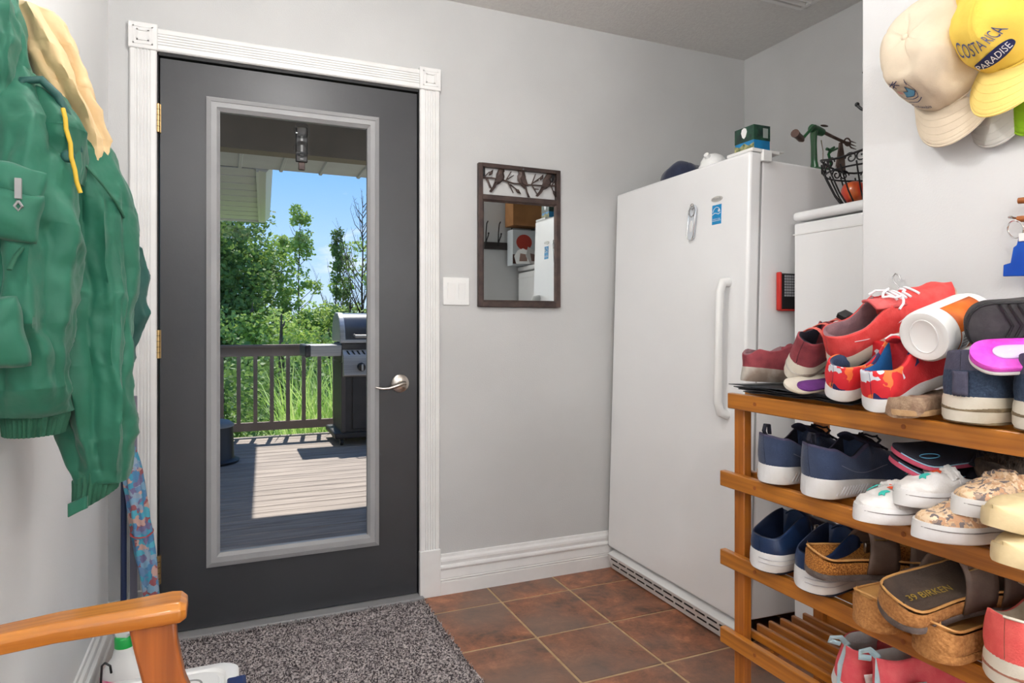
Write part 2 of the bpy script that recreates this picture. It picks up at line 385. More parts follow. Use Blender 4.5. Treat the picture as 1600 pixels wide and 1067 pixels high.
# door jamb + door
jb=struct(obj('door_frame',B().box(-.236,-.219,YB-.004,YB+.15,0,2.058).box(.708,.722,YB-.004,YB+.15,0,2.058).box(-.236,.722,YB-.004,YB+.15,2.036,2.058),M['jamb'],smooth=False))
jb['label']='black door jamb inside the white casing'
obj('threshold',B().box(-.236,.722,YB-.045,YB+.15,-.002,.014),M['bezel'],jb,bevel=.004)
door=struct(thing('door_1','charcoal door with a full length glass pane','door',(-.215,YB+.02,.016))); del door['category']
y0,y1=YB+.006,YB+.050; dx0,dx1,dz0,dz1=-.214,.704,.018,2.030; gx0,gx1,gz0,gz1=-.045,.53,.262,1.885
b=B().box(dx0,gx0,y0,y1,dz0,dz1).box(gx1,dx1,y0,y1,dz0,dz1).box(gx0,gx1,y0,y1,dz0,gz0).box(gx0,gx1,y0,y1,gz1,dz1)
obj('door_slab',b,M['door'],door,world=True,smooth=False)
# stepped light frame
def frame(b,x0,x1,z0,z1,w_,ya,yb,chamf=0):
    # mitred picture frame with inner slope
    O=[(x0,z0),(x1,z0),(x1,z1),(x0,z1)]; I=[(x0+w_,z0+w_),(x1-w_,z0+w_),(x1-w_,z1-w_),(x0+w_,z1-w_)]
    v=[(x,yb,z) for x,z in O]+[(x,ya,z) for x,z in O]+[(x,ya+chamf,z) for x,z in I]+[(x,yb,z) for x,z in I]
    f=[]
    for i in range(4):
        j=(i+1)%4; f+=[(i,j,4+j,4+i),(4+i,4+j,8+j,8+i),(8+i,8+j,12+j,12+i),(12+i,12+j,j,i)]
    b.add(v,f)
b=B(); frame(b,-.068,.549,.232,1.914,.016,y0-.010,y0+.001,-.006); frame(b,-.054,.535,.246,1.900,.020,y0-.013,y0+.001,.003); frame(b,-.035,.517,.266,1.879,.012,y0-.010,y0+.02,.010)
obj('glass_frame',b,M['bezel'],door,world=True,ang=15)
obj('glass_pane',B().box(-.03,.515,y0+.018,y0+.022,.272,1.87),M['glass'],door,world=True,smooth=False)
for z in (1.767,.983,.199):
    b=B().cyl((-.2195,YB-.008,z),(-.2195,YB-.008,z+.098),.0065,n=12); b.box(-.2195,-.211,YB-.005,YB+.006,z,z+.098)
    hg=obj('hinge',b,M['brass'],door,world=True)
    b=B()
    for k in range(1,5): b.cyl((-.2195,YB-.008,z+.098*k/5-.0008),(-.2195,YB-.008,z+.098*k/5+.0008),.0068,n=12)
    obj('knuckle_gap',b,M['jamb'],hg,world=True)
# lever handle
hx,hz=.634,.865
b=B().lathe([(.0,0),(.034,0),(.036,-.004),(.035,-.009),(.028,-.013),(.012,-.016),(0,-.016)],32,(hx,y0,hz),'Y')
lv=obj('lever_handle',b,M['nickel'],door,world=True)
b=B().cyl((hx,y0-.012,hz+.002),(hx,y0-.052,hz+.002),.011,.010,16)
b.tube([(hx+.010,y0-.050,hz+.004),(hx-.005,y0-.054,hz+.003),(hx-.03,y0-.056,hz-.006),(hx-.055,y0-.054,hz-.013),(hx-.08,y0-.05,hz-.014),(hx-.105,y0-.044,hz-.009)],[.011,.012,.010,.008,.007,.005],12,flat=.75)
obj('lever',b,M['nickel'],lv,world=True)

# ceiling vent
v=thing('ceiling_vent','white ceiling vent grille at the top edge of the picture','vent',(2.11,1.93,H))
b=B(); b.box(-.11,.11,-.15,-.13,-.008,0).box(-.11,.11,.13,.15,-.008,0).box(-.11,-.09,-.13,.13,-.008,0).box(.09,.11,-.13,.13,-.008,0)
obj('frame',b,M['trim'],v,bevel=.002)
for k in range(8):
    o=obj('slat',B().box(-.09,.09,-.002,.002,-.009,.006).xf(Matrix.Rotation(R(35),4,'X')),M['trim'],v,loc=(0,-.11+k*.031,-.004),smooth=False)
# ceiling lamps (one above the entrance, one added behind the camera for fill)
for (x,y,lb) in ((.30,1.30,'frosted dome lamp on the ceiling above the entrance'),(-.14,-.9,'frosted dome lamp added on the ceiling behind the camera for fill')):
    t=thing('ceiling_lamp',lb,'lamp',(x,y,H))
    obj('base',B().lathe([(0,0),(.13,0),(.13,-.02),(.11,-.03),(0,-.03)],32),M['nickel'],t)
    b=B().lathe([(.125,-.03),(.12,-.06),(.095,-.09),(.05,-.11),(.001,-.115)],32)
    obj('shade',b,mat('frosted_shade',(255,250,240),rough=.4,emit=.15,alpha=.55),t)

# unseen floor lamp behind the camera, added to carry a fill light
t=thing('added_floor_lamp','added brass floor lamp with an open white shade, unseen behind the camera','lamp',(1.20,-.60,0))
obj('base',B().lathe([(0,0),(.14,0),(.14,.015),(.02,.03),(0,.03)],32),M['brass'],t); obj('pole',B().cyl((0,0,.02),(0,0,1.50),.011),M['brass'],t)
b=B().lathe([(.17,1.50),(.11,1.74)],32); b.f=b.f[:-2]; obj('shade',b,mat('lamp_shade',(250,246,236),rough=.6,alpha=.35),t,solid=.002)
# rug
rug=thing('door_mat','dark grey speckled rug lying on the tiles before the door','rug',(.21,2.05,0))
def rug_pt(u,v_):
    x=-.30+1.015*u; y=1.30+1.235*v_
    e=min(u,1-u,v_,1-v_); h=.016 if e>.02 else .010
    return Vector((x+.010*noise.noise(Vector((y*6,0,1)))*(1 if u>.9 else 0),y+.006*noise.noise(Vector((x*7,3,0))),h+.003*noise.noise(Vector((x*30,y*30,0)))))
b=B().grid(rug_pt,60,60)
pile=obj('pile',b,M['rug'],rug,world=True,fix=False)
# loops of yarn standing up: dense short tufts
rr=random.Random(3); b=B(); 
for k in range(26000):
    u=rr.random(); v_=rr.random()
    x=-.295+1.008*u; y=1.305+1.225*v_
    if y<1.7: continue
    h=rr.uniform(.005,.012); a=rr.uniform(0,6.28); w_=.0022; lx=rr.gauss(0,.004); ly=rr.gauss(0,.004)
    c,s_=math.cos(a)*w_,math.sin(a)*w_
    b.add([(x-c,y-s_,.013),(x+c,y+s_,.013),(x+c*.6+lx,y+s_*.6+ly,.014+h),(x-c*.6+lx,y-s_*.6+ly,.014+h)],[(0,1,2,3)])
stuff(obj('yarn_tufts',b,M['rug'],rug,world=True,fix=False,smooth=False))
obj('backing',B().box(-.298,.713,1.302,2.533,.001,.010),M['rugb'],rug,world=True,smooth=False)

# light switch plate
sw=thing('light_switch','white double rocker light switch between the door and the mirror','switch',(.868,YB,1.237))
obj('plate',B().box(-.057,.057,-.006,0,-.057,.057),M['white_plastic'],sw,bevel=.0025)
for sx in (-.023,.023):
    r=obj('rocker',B().prism([(-.006,-.034),(-.0125,.034),(0,.034),(0,-.034)],sx-.015,sx+.015,'X'),M['white_plastic'],sw,bevel=.001)
    for sz in (.047,-.047): obj('screw',B().cyl((sx,-.0075,sz),(sx,-.005,sz),.003),M['white_plastic'],sw)

# ================================================================ MIRROR WITH BIRDS
mr=thing('wall_mirror','bronze framed wall mirror topped with a panel of metal birds on a branch','mirror',(1.151,YB,1.474))
W2,H2=.1915,.300
b=B()
def bar(x0,x1,z0,z1,ya=-.022,yb=-.002): b.box(x0,x1,ya,yb,z0,z1)
bar(-W2,-W2+.020,-H2,H2); bar(W2-.020,W2,-H2,H2); bar(-W2+.02,W2-.02,-H2,-H2+.022); bar(-W2+.02,W2-.02,H2-.016,H2); bar(-W2+.02,W2-.02,.148,.170)
obj('frame',b,M['darkmetal'],mr,bevel=.002)
b=B(); frame(b,-W2+.018,W2-.018,-H2+.02,.150,.009,-.018,-.006,.006); obj('inner_frame',b,M['darkmetal'],mr,ang=20)
obj('mirror_pane',B().box(-W2+.024,W2-.024,-.010,-.006,-H2+.026,.145),M['mirror'],mr,smooth=False)
zc=.232
b=B().tube([(-.172,-.01,zc+.008),(-.13,-.012,zc+.010),(-.08,-.012,zc+.006),(-.03,-.01,zc-.004),(.03,-.012,zc-.005),(.09,-.012,zc-.004),(.172,-.01,zc+.002)],.0035,8)
for p in [(-.155,.01,-.135,-.032),(-.150,.008,-.125,-.045),(-.165,.008,-.14,.035),(-.065,.004,-.04,.045),(-.055,.012,-.028,.03),(-.055,0,-.03,-.045),(-.045,-.01,-.01,-.032),(.055,-.005,.075,.045),(.06,.005,.09,.02),(.06,-.008,.085,-.045),(.07,-.02,.09,-.02),(.055,0,.11,.04),(.15,0,.165,-.035),(.155,.005,.172,.035)]:
    b.tube([(p[0],-.011,zc+p[1]),(p[2],-.011,zc+p[3])],[.003,.002],6)
obj('branch',b,M['darkmetal'],mr)
def bird(cx,cz,ang,sc,flip):
    out=[(-.030,-.048),(-.022,-.050),(-.012,-.022),(.002,-.012),(.014,.004),(.017,.020),(.014,.034),(.018,.042),(.014,.048),(.018,.053),(.010,.056),(.002,.052),(-.003,.042),(-.008,.028),(-.010,.010),(-.014,-.008),(-.020,-.028)]
    bb=B(); n=len(out); c=Vector((sum(a for a,_ in out)/n,0,sum(z for _,z in out)/n))
    v=[Vector((a,0,z)) for a,z in out]+[Vector((c.x+(a-c.x)*.55,-.008,c.z+(z-c.z)*.7)) for a,z in out]+[Vector((c.x,-.010,c.z))]
    bb.add(v,[(i,(i+1)%n,n+(i+1)%n,n+i) for i in range(n)]+[(n+i,n+(i+1)%n,2*n) for i in range(n)]+[tuple(range(n))])
    # folded wing
    wg=[(-.016,-.010),(.002,-.004),(.009,.012),(.006,.026),(-.004,.020),(-.010,.006)]; k=len(wg)
    s0=len(bb.v); bb.prism([(a,z) for a,z in wg],-.013,-.006,'Y')
    bb.xf(Matrix.Translation((cx,-.009,cz))@Matrix.Rotation(ang,4,'Y')@Matrix.Scale(sc,4)@Matrix.Diagonal((flip*1.55,1,1.05,1)))
    return bb
for cx,cz,a,sc_,fl in ((-.095,zc+.002,0,.98,1),(.012,zc+.002,R(10),1.05,-1),(.125,zc-.002,R(4),1.0,1)):
    obj('bird',bird(cx,cz,a,sc_,fl),M['darkmetal'],mr,ang=60)
def leaf(x,z,a,l):
    bb=B(); v=[(0,0,0),(.4*l,-.003,.22*l),(l,0,0),(.4*l,-.003,-.22*l),(.45*l,-.005,0)]
    bb.add(v,[(0,1,4),(1,2,4),(2,3,4),(3,0,4)]); bb.xf(Matrix.Translation((x,-.012,z))@Matrix.Rotation(-a,4,'Y')); return bb
for x,z,a in ((-.142,zc+.018,R(55)),(-.022,zc-.028,R(-35)),(.095,zc+.018,R(60)),(.158,zc-.018,R(-65))):
    obj('leaf',leaf(x,z,a,.034),M['darkmetal'],mr,solid=.0015)
for sx in (-.163,.163): obj('hanger_bracket',B().box(sx-.007,sx+.007,-.004,-.001,.248,.284).box(sx-.002,sx+.002,-.006,-.004,.256,.268),M['black'],mr)
obj('nail',B().cyl((.01,-.02,.289),(.01,-.026,.289),.004),M['chrome'],mr)

# ================================================================ UPRIGHT FREEZER
fz=thing('upright_freezer','tall white upright freezer in the corner, next to the mirror','freezer',(1.575,2.16,0))
FT=Matrix.Translation((1.575,2.16,0))@Matrix.Rotation(R(1.75),4,'Y')
fz.rotation_euler=(0,R(1.75),0)
# local: x 0 = door front, y -.42 (near) .. +.40, z up
obj('cabinet',B().box(.062,.76,-.415,.41,.095,1.672),M['white_enamel'],fz,bevel=.006)
b=B(); b.box(0,.052,-.422,.415,.100,1.690); dr=obj('door',b,M['white_enamel'],fz,bevel=.010,seg=3)
obj('gasket',B().box(.050,.064,-.412,.40,.105,1.675),M['gasket'],fz)
obj('hinge_cap',B().box(.005,.13,-.425,-.30,1.690,1.702).box(.05,.09,-.43,-.40,1.66,1.700),M['white_plastic'],fz,bevel=.003)
hb=B().tube([(0,-.335,1.250),(-.030,-.336,1.245),(-.042,-.337,1.215),(-.044,-.338,1.02),(-.042,-.339,.83),(-.030,-.340,.795),(0,-.341,.785)],[.014,.014,.013,.012,.013,.014,.014],12,flat=1.25)
obj('handle',hb,M['white_plastic'],dr)
ov=B(); 
ov.prism([(.030*math.cos(2*PI*k/24),.010*math.sin(2*PI*k/24)) for k in range(24)],-.0025,0,'X')
ov.xf(Matrix.Translation((0,-.262,1.553))); bd=obj('badge',ov,M['grey_plastic'],dr)
bd.data.materials[0]=mat('badge_silver',(214,212,206),rough=.3,metal=.3)
tx=text('Woods',.016); tx.xf(Matrix.Translation((-.0032,-.262,1.553))@Matrix(((0,0,-1,0),(-1,0,0,0),(0,1,0,0),(0,0,0,1)))); obj('badge_lettering',tx,M['grey_plastic'],bd,smooth=False,fix=False)
b=B().box(-.0012,0,-.286,-.238,1.462,1.532); es=obj('energy_sticker',b,mat('sticker_blue',(20,146,208),rough=.4),dr)
b=B()
V=lambda y,z:(-.0018,y,z)
arc=[V(-.262+.019*math.cos(a),1.503+.020*math.sin(a)) for a in [PI*(.05+.9*k/14) for k in range(15)]]; b.tube(arc,.0011,6)
b.tube([V(-.241,1.497),V(-.252,1.503),V(-.262,1.501),V(-.272,1.497),V(-.283,1.502)][::-1],.0014,6)
for k in range(5):
    a=PI/2+k*2*PI/5; b.tube([V(-.274,1.510),V(-.274+.007*math.cos(a),1.510+.007*math.sin(a))],[.0022,.0004],5)
b.box(-.0018,-.001,-.284,-.240,1.474,1.4755)
obj('emblem',b,M['white_plastic'],es)
tx=text('ENERGY STAR',.0065); tx.xf(Matrix.Translation((-.002,-.262,1.480))@Matrix(((0,0,-1,0),(-1,0,0,0),(0,1,0,0),(0,0,0,1)))); obj('lettering',tx,M['white_plastic'],es,smooth=False,fix=False)
# slanted grille at the foot
g=obj('grille',B().prism([(-.012,.075),(.03,.092),(.045,.015),(.012,.006)],-.42,.395,'Y').xf(Matrix.Identity(4)),M['white_plastic'],fz,bevel=.002)
b=B()
for r_ in (0,1):
    for k in range(12):
        yy=-.385+k*.064; z=.056-.026*r_; x=-.0115+(.075-z)*.34
        b.box(x-.0035,x+.004,yy,yy+.050,z,z+.0055)
obj('grille_slots',b,M['black'],g)
obj('feet',B().cyl((.08,-.38,-.001),(.08,-.38,.1),.018).cyl((.08,.36,0),(.08,.36,.1),.018).cyl((.7,-.38,-.02),(.7,-.38,.1),.018).cyl((.7,.36,-.02),(.7,.36,.1),.018),M['black'],fz)

# magnetic clip on the freezer door
ck=thing('magnet_clip','clear and chrome bag clip stuck on the freezer door','clip',(1.62,2.005,1.48),(R(8),0,0))
ck.rotation_euler=(R(8),0,0); ck.location=(1.6155,2.026,1.482)
b=B().prism([(.019*math.cos(a),.050+.019*math.sin(a)) for a in [PI*k/10 for k in range(11)]]+[(.019*math.cos(a),-.045+.019*math.sin(a)) for a in [PI+PI*k/10 for k in range(11)]],-.006,0,'X')
obj('body',b,mat('frosted_clear_plastic',(214,218,224),rough=.2),ck,bevel=.002)
b=B().tube([(-.009,.016*math.cos(a),.044+.020*math.sin(a)) for a in [2*PI*k/20 for k in range(21)]],.0022,8)
b.tube([(-.010,.009*math.cos(a),.062+.010*math.sin(a)) for a in [2*PI*k/16 for k in range(17)]],.002,8)
b.tube([(-.008,.019,.05),(-.008,.019,-.045),(-.008,.012,-.060),(-.008,0,-.064),(-.008,-.012,-.060),(-.008,-.019,-.045),(-.008,-.019,.05)],.0016,6)
obj('wire_spring',b,M['chrome'],ck)
obj('window',B().prism([(.008*math.cos(a),.022*math.sin(a)-.012) for a in [2*PI*k/18 for k in range(18)]],-.008,-.005,'X'),M['white_plastic'],ck,bevel=.001)
# red and black work light hanging on the freezer's side
wl=thing('magnetic_work_light','red and black magnetic work light on the side of the tall freezer','work light',(1.80,1.742,1.215))
obj('housing',B().box(-.050,.05,-.017,-.001,-.062,.062),M['black'],wl,bevel=.005)
obj('bumper',B().box(-.056,-.046,-.019,-.001,-.066,.066).box(-.05,.052,-.018,-.001,-.068,-.062),mat('red_rubber',(206,48,40),rough=.5),wl,bevel=.003)
b=B()
for i in range(6):
    for j in range(8): b.box(-.034+i*.011,-.026+i*.011,-.0185,-.016,-.018+j*.0095,-.011+j*.0095)
obj('diodes',b,mat('led_grid',(170,172,176),rough=.3),wl)
tx=text('RATCH',.012); tx.xf(Matrix.Translation((-.004,-.0462,-.042))@Matrix.Rotation(PI/2,4,'X'))

# ================================================================ SMALL FREEZER / FRIDGE
sf=thing('small_refrigerator','lower white refrigerator standing between the tall freezer and the wall corner','refrigerator',(1.76,1.45,0))
obj('cabinet',B().box(.05,.60,-.255,.228,.03,1.435),M['white_enamel'],sf,bevel=.006)
obj('door',B().box(0,.048,-.255,.229,.06,1.440),M['white_enamel'],sf,bevel=.008,seg=3)
obj('lid',B().box(-.006,.60,-.258,.232,1.447,1.478),M['white_enamel'],sf,bevel=.013,seg=4)
obj('trim_strip',B().box(-.002,.05,-.256,.230,1.400,1.405),M['white_plastic'],sf)
obj('feet',B().cyl((.06,-.22,0),(.06,-.22,.04),.015).cyl((.06,.2,0),(.06,.2,.04),.015).cyl((.54,-.22,0),(.54,-.22,.04),.015).cyl((.54,.2,0),(.54,.2,.04),.015),M['black'],sf)
# ================================================================ THINGS ON THE TALL FREEZER
def T4(loc,rot=(0,0,0)): return Matrix.LocRotScale(Vector(loc),Euler(rot),Vector((1,1,1)))
M['navycloth']=mat('navy_cloth',(36,42,66),(44,52,78),rough=.9,scale=30,bump=.4,bs=400,sheen=.3)
def cap(name,label,cm,bm_,loc,X,Z,r=.092,h=.115,group=None,cat='cap',seed=1,bill=.075,soft=.012,closed=False):
    """baseball cap. X = direction of the bill, Z = direction of the crown's top"""
    X=Vector(X).normalized(); Z=Vector(Z); Z=(Z-X*Z.dot(X)).normalized(); Y=Z.cross(X)
    Mx=Matrix((X,Y,Z)).transposed()
    t=thing(name,label,cat,loc,Mx.to_euler(),group)
    def crown(u,v):
        a=2*PI*u; el=v*PI/2
        rr=math.cos(el)**.75; z=h*math.sin(el)**1.0
        front=max(0,math.cos(a))
        p=Vector((r*1.12*rr*math.cos(a),r*.95*rr*math.sin(a),z+(.012*front*math.sin(el*2))))
        d=noise.noise_vector(p*14+Vector((seed,seed,0)))*soft*(.3+math.sin(el*1.6))
        # six panel seams pressed in
        s_=abs((a/(PI/3)+.5)%1-.5); p=p*(1-.014*max(0,1-s_/.035))
        return p+d
    b=B().grid(crown,72,18,cu=True); obj('crown',b,cm,t,solid=.002,ang=80)
    b=B().ball((0,0,h+.002),(.008,.008,.004),12,6); obj('button',b,cm,t).location=noise.noise_vector(Vector((0,0,h))*14+Vector((seed,seed,0)))*soft*1.3
    def bl(u,v):
        a=(u-.5)*R(118); ra=r*1.10; 
        ix,iy=ra*math.cos(a)*1.02,r*.95*math.sin(a)*1.02
        ext=bill*math.cos((u-.5)*PI*.97)**.55
        x=ix+ext*v; y=iy*(1+.10*v*(1-abs(2*u-1)**4))
        return Vector((x,y,.004-.030*(y/(r*.85))**2-.006*v*v))
    b=B().grid(bl,33,12); obj('bill',b,bm_,t,solid=.004,ang=80)
    b=B()
    for q in (.3,.5,.7,.86):
        pth=[bl(i/32,q)+Vector((0,0,.0022)) for i in range(1,32)]; b.tube(pth,.0006,4,up=(0,0,1))
    obj('bill_stitching',b,bm_,t)
    b=B().tube([bl(i/40,1.0) for i in range(41)],.0028,6,up=(0,0,1)); obj('bill_edge',b,bm_,t)
    # sweat band seam at rim
    b=B().tube([Vector((r*1.12*math.cos(a),r*.95*math.sin(a),.004))*1.005 for a in [2*PI*k/48 for k in range(49)]],.0022,6,up=(0,0,1)); obj('rim_band',b,cm,t)
    return t
cap('baseball_cap','soft navy cap lying on top of the tall freezer at its far left end',M['navycloth'],M['navycloth'],(1.79,2.31,1.695),(-.3,-1,.0),(0,0,1),r=.10,h=.085,seed=5,soft=.014)
t=thing('white_canister','rounded white plastic lid between the navy cap and the blue carton on the freezer','lid',(1.70,2.01,1.692))
b=B().lathe([(.0,0),(.048,0),(.05,.01),(.047,.028),(.036,.046),(.018,.055),(.001,.057)],28); obj('dome',b,M['white_plastic'],t,ang=60)
obj('spout',B().cyl((-.03,-.01,.035),(-.048,-.016,.046),.012,.010,14),M['white_plastic'],t)
obj('rim',B().lathe([(.048,0),(.054,.002),(.054,.010),(.048,.012)],28),M['white_plastic'],t)
# blue carton
t=thing('landscape_carton','small blue carton printed with a lake scene on the freezer front corner','carton',(1.696,1.803,1.700))
M['carton']=spots('lake_print',[(20,40,44),(24,120,170),(40,160,210),(30,70,50),(24,130,190),(200,220,220),(16,34,40)],scale=34,rough=.4,coord='Object')
bx=obj('box',B().box(-.036,.036,-.046,.046,0,.088),mat('carton_blue',(24,136,196),(20,110,160),rough=.4,scale=14),t,bevel=.001,smooth=False)
obj('print_band',B().box(-.0368,.0365,-.0468,.0465,.036,.0875),mat('carton_forest',(16,36,36),(34,78,58),rough=.4,scale=40),bx,smooth=False)
obj('print_shore',B().prism([(-.0468,.002),(.0468,.002),(.0468,.03),(.02,.022),(0,.032),(-.02,.020),(-.0468,.026)],-.0372,-.0360,'X'),mat('carton_shore',(60,90,60),(196,186,130),rough=.5,scale=60),bx,smooth=False)
obj('print_emblem',B().prism([(-.014,.070),(-.010,.082),(.0,.086),(.010,.082),(.014,.070),(.008,.054),(0,.048),(-.008,.054)],-.0378,-.0365,'X'),M['white_plastic'],bx,smooth=False)
obj('print_panel',B().box(.004,.026,-.0475,-.0465,.045,.078),mat('carton_pale',(150,160,156),rough=.5),bx,smooth=False)
t=tag(obj('white_card',B().box(-.06,.07,-.075,.06,0,.003),M['white_plastic'],loc=(1.71,1.815,1.6965),bevel=.001),'white card lying under the blue carton on the freezer','card')
# apple peeler
M['pgreen']=mat('green_cast_iron',(24,96,48),(18,76,40),rough=.35,scale=20,coat=.3)
M['rust']=mat('worn_steel',(110,92,84),(80,64,58),rough=.45,scale=30,metal=.7)
t=thing('apple_peeler','green cast iron hand crank apple peeler on the tall freezer','kitchen tool',(2.05,1.80,1.662))
b=B(); b.box(1.975,2.16,1.785,1.815,1.662,1.672)
b.tube([(1.99,1.8,1.665),(1.988,1.8,1.70),(1.986,1.8,1.76),(1.985,1.8,1.80),(1.99,1.8,1.815)],[.020,.013,.012,.014,.017],10,flat=.7)
b.tube([(1.972,1.8,1.822),(2.0,1.8,1.817),(2.03,1.8,1.812)],[.015,.017,.014],12)
b.lathe([(.001,1.662),(.045,1.662),(.047,1.668),(.03,1.676),(.001,1.678)],20,(2.0,1.8,0))
obj('body',b,M['pgreen'],t,world=True)
b=B().tube([(1.972,1.785,1.824),(1.955,1.78,1.815),(1.92,1.775,1.785),(1.898,1.775,1.765)],[.010,.0075,.0065,.008],10,flat=.7); cr_=obj('crank',b,M['pgreen'],t,world=True)
b=B().tube([(1.905,1.775,1.763),(1.885,1.765,1.765),(1.86,1.755,1.769),(1.835,1.745,1.773)],[.006,.013,.012,.015],12); obj('crank_knob',b,mat('dark_wood_knob',(84,52,40),rough=.4),cr_,world=True)
b=B().tube([(2.02,1.8,1.818),(2.08,1.8,1.803),(2.15,1.8,1.787),(2.165,1.8,1.784)],[.007,.006,.006,.009],10)
b.ball((2.03,1.792,1.835),(.020,.006,.004),10,6)
for dz in (-.012,0,.012): b.tube([(2.165,1.8,1.784),(2.178,1.8,1.784+dz),(2.205,1.8,1.780+dz)],[.003,.003,.001],6)
b.tube([(2.155+.016*math.cos(a),1.797,1.790+.014*math.sin(a)) for a in [2*PI*k/14 for k in range(15)]],.003,6)
obj('screw_shaft',b,M['rust'],t,world=True)
b=B().tube([(2.055,1.8,1.67),(2.075,1.8,1.70),(2.06,1.8,1.735),(2.075,1.8,1.752),(2.09,1.8,1.765)],[.006,.006,.005,.008,.004],8); b.tube([(2.045,1.795,1.752),(2.075,1.795,1.748),(2.10,1.795,1.76)],[.006,.004,.004],8)
obj('peeling_arm',b,M['pgreen'],t,world=True)
b=B().prism([(2.095,1.67),(2.145,1.67),(2.140,1.73),(2.128,1.785),(2.118,1.785),(2.108,1.73)],1.796,1.804,'Y'); obj('blade_post',b,M['rust'],t,world=True)
b=B()
for x in (2.02,2.04,2.06,2.09): b.cyl((x,1.795,1.672),(x,1.795,1.69),.004,n=8)
b.tube([(2.02,1.79,1.69),(2.02,1.79,1.74),(2.012,1.79,1.78)],.002,6)
obj('spring_and_screws',b,M['chrome'],t,world=True)

# ================================================================ ON THE SMALL REFRIGERATOR
t=thing('wire_fruit_basket','black wire basket with scrolls on top of the lower refrigerator','basket',(1.935,1.515,1.479))
cx,cy=1.935,1.515; b=B(); M['wire']=mat('black_wire',(34,32,34),rough=.45,metal=.3)
def ringp(r,z,n=36,wob=0): return [(cx+r*math.cos(2*PI*k/n),cy+r*math.sin(2*PI*k/n),z+wob*math.cos(6*PI*k/n)) for k in range(n+1)]
obj('rim_wire',B().tube(ringp(.155,1.640,48,.012),.0035,8),M['wire'],t,world=True)
obj('middle_wire',B().tube(ringp(.143,1.598),.003,8),M['wire'],t,world=True)
obj('base_wire',B().tube(ringp(.085,1.484),.004,8),M['wire'],t,world=True)
for k in range(18):
    a=2*PI*k/18; c,s_=math.cos(a),math.sin(a)
    o=obj('rib',B().tube([(cx+.085*c,cy+.085*s_,1.484),(cx+.115*c,cy+.115*s_,1.53),(cx+.14*c,cy+.14*s_,1.585),(cx+.150*c,cy+.150*s_,1.61)],.0026,6),M['wire'],t,world=True)
for k in range(9):
    a0=2*PI*k/9; sc=B()
    for sgn in (1,-1):
        pts=[]
        for q in range(20):
            th=q/19*PI*2.6; rr_=.019*(1-.75*q/19)
            aa=a0+sgn*(.10)+sgn*rr_*math.cos(th)/.155*1.0; zz=1.620+rr_*math.sin(th)
            pts.append((cx+.153*math.cos(aa),cy+.153*math.sin(aa),zz))
        sc.tube(pts,.0024,6)
    obj('scroll',sc,M['wire'],t,world=True)
M['apple']=mat('apple_skin',(206,60,34),(226,142,56),rough=.3,scale=18,stretch=(1,1,.25),contrast=(.45,.75),coat=.3)
def apple(loc,lab,sd):
    a=thing('apple',lab,'apple',loc,(R(8*sd),R(12),sd))
    pr=[(.001,-.028),(.012,-.032),(.026,-.026),(.037,-.008),(.039,.008),(.034,.024),(.022,.032),(.010,.030),(.003,.022),(.0005,.021)]
    obj('flesh',B().lathe(pr,24),M['apple'],a,ang=80); obj('stem',B().tube([(0,0,.02),(.002,0,.032),(.006,0,.040)],[.0015,.0012,.002],6),M['bark'],a)
    return a
apple((1.882,1.545,1.530),'red apple in the wire basket, nearest the left side of the basket',1)
apple((1.925,1.478,1.530),'red apple in the wire basket, beside the other apple and next to the wall corner',2)
apple((1.97,1.55,1.530),'red apple at the back of the wire basket',3)
t=tag(obj('paper_sheet',B().grid(lambda u,v:Vector((-.06+.14*u,-.09+.19*v,.01*math.sin(u*3)+.03*v)),8,8),M['white_plastic'],loc=(1.90,1.40,1.600),solid=.0015),'folded white paper leaning into the wire basket','paper')
t=tag(obj('paper_cup_lid',B().prism([(-.05,0),(.06,.02),(.055,.026),(-.045,.012)],-.05,.05,'Y'),M['white_plastic'],loc=(1.88,1.365,1.655)),'white folded flyer resting above the wire basket by the wall corner','paper')
# printed cartons and shipping box beyond the corner (seen in the mirror)
M['kraft']=mat('kraft_cardboard',(176,124,76),(160,110,66),rough=.8,scale=10)
def carton(name,label,x0,x1,y0,y1,z0,z1,m,cat='carton'):
    t=thing(name,label,cat,((x0+x1)/2,(y0+y1)/2,z0)); bxx=obj('box',B().box(x0,x1,y0,y1,z0,z1),m,t,world=True,bevel=.0015,smooth=False)
    obj('flap_seam',B().box(x0+.002,x1-.002,(y0+y1)/2-.001,(y0+y1)/2+.001,z1-.001,z1+.0012),M['dowel'],bxx,world=True,smooth=False); return t,bxx
t,bx=carton('printed_carton','white and red printed carton reflected in the mirror, on the lower refrigerator',1.68,1.84,1.20,1.29,1.48,1.71,mat('carton_white',(214,220,224),rough=.5))
obj('print_disc',B().prism([(1.76+.055*math.cos(a),1.63+.05*math.sin(a)) for a in [2*PI*k/24 for k in range(24)]],1.29,1.292,'Y'),mat('print_red',(186,60,44),rough=.5),bx,world=True,smooth=False)
obj('print_foot',B().box(1.68,1.84,1.29,1.2915,1.49,1.55),mat('print_brown',(88,54,44),rough=.5),bx,world=True,smooth=False)
t,bx=carton('blue_printed_carton','grey and blue printed carton reflected in the mirror beside the freezer',1.85,2.08,1.20,1.32,1.48,1.73,mat('carton_grey',(150,166,178),rough=.5))
obj('print_header',B().box(1.85,2.08,1.32,1.3215,1.68,1.73),mat('print_teal',(60,150,180),rough=.5),bx,world=True,smooth=False)
obj('print_disc',B().prism([(1.90+.03*math.cos(a),1.62+.05*math.sin(a)) for a in [2*PI*k/24 for k in range(24)]],1.32,1.322,'Y'),M['white_plastic'],bx,world=True,smooth=False)
t,bx=carton('shipping_box','brown cardboard shipping box stacked highest, reflected in the mirror',1.665,2.10,1.20,1.33,1.732,1.89,M['kraft'])
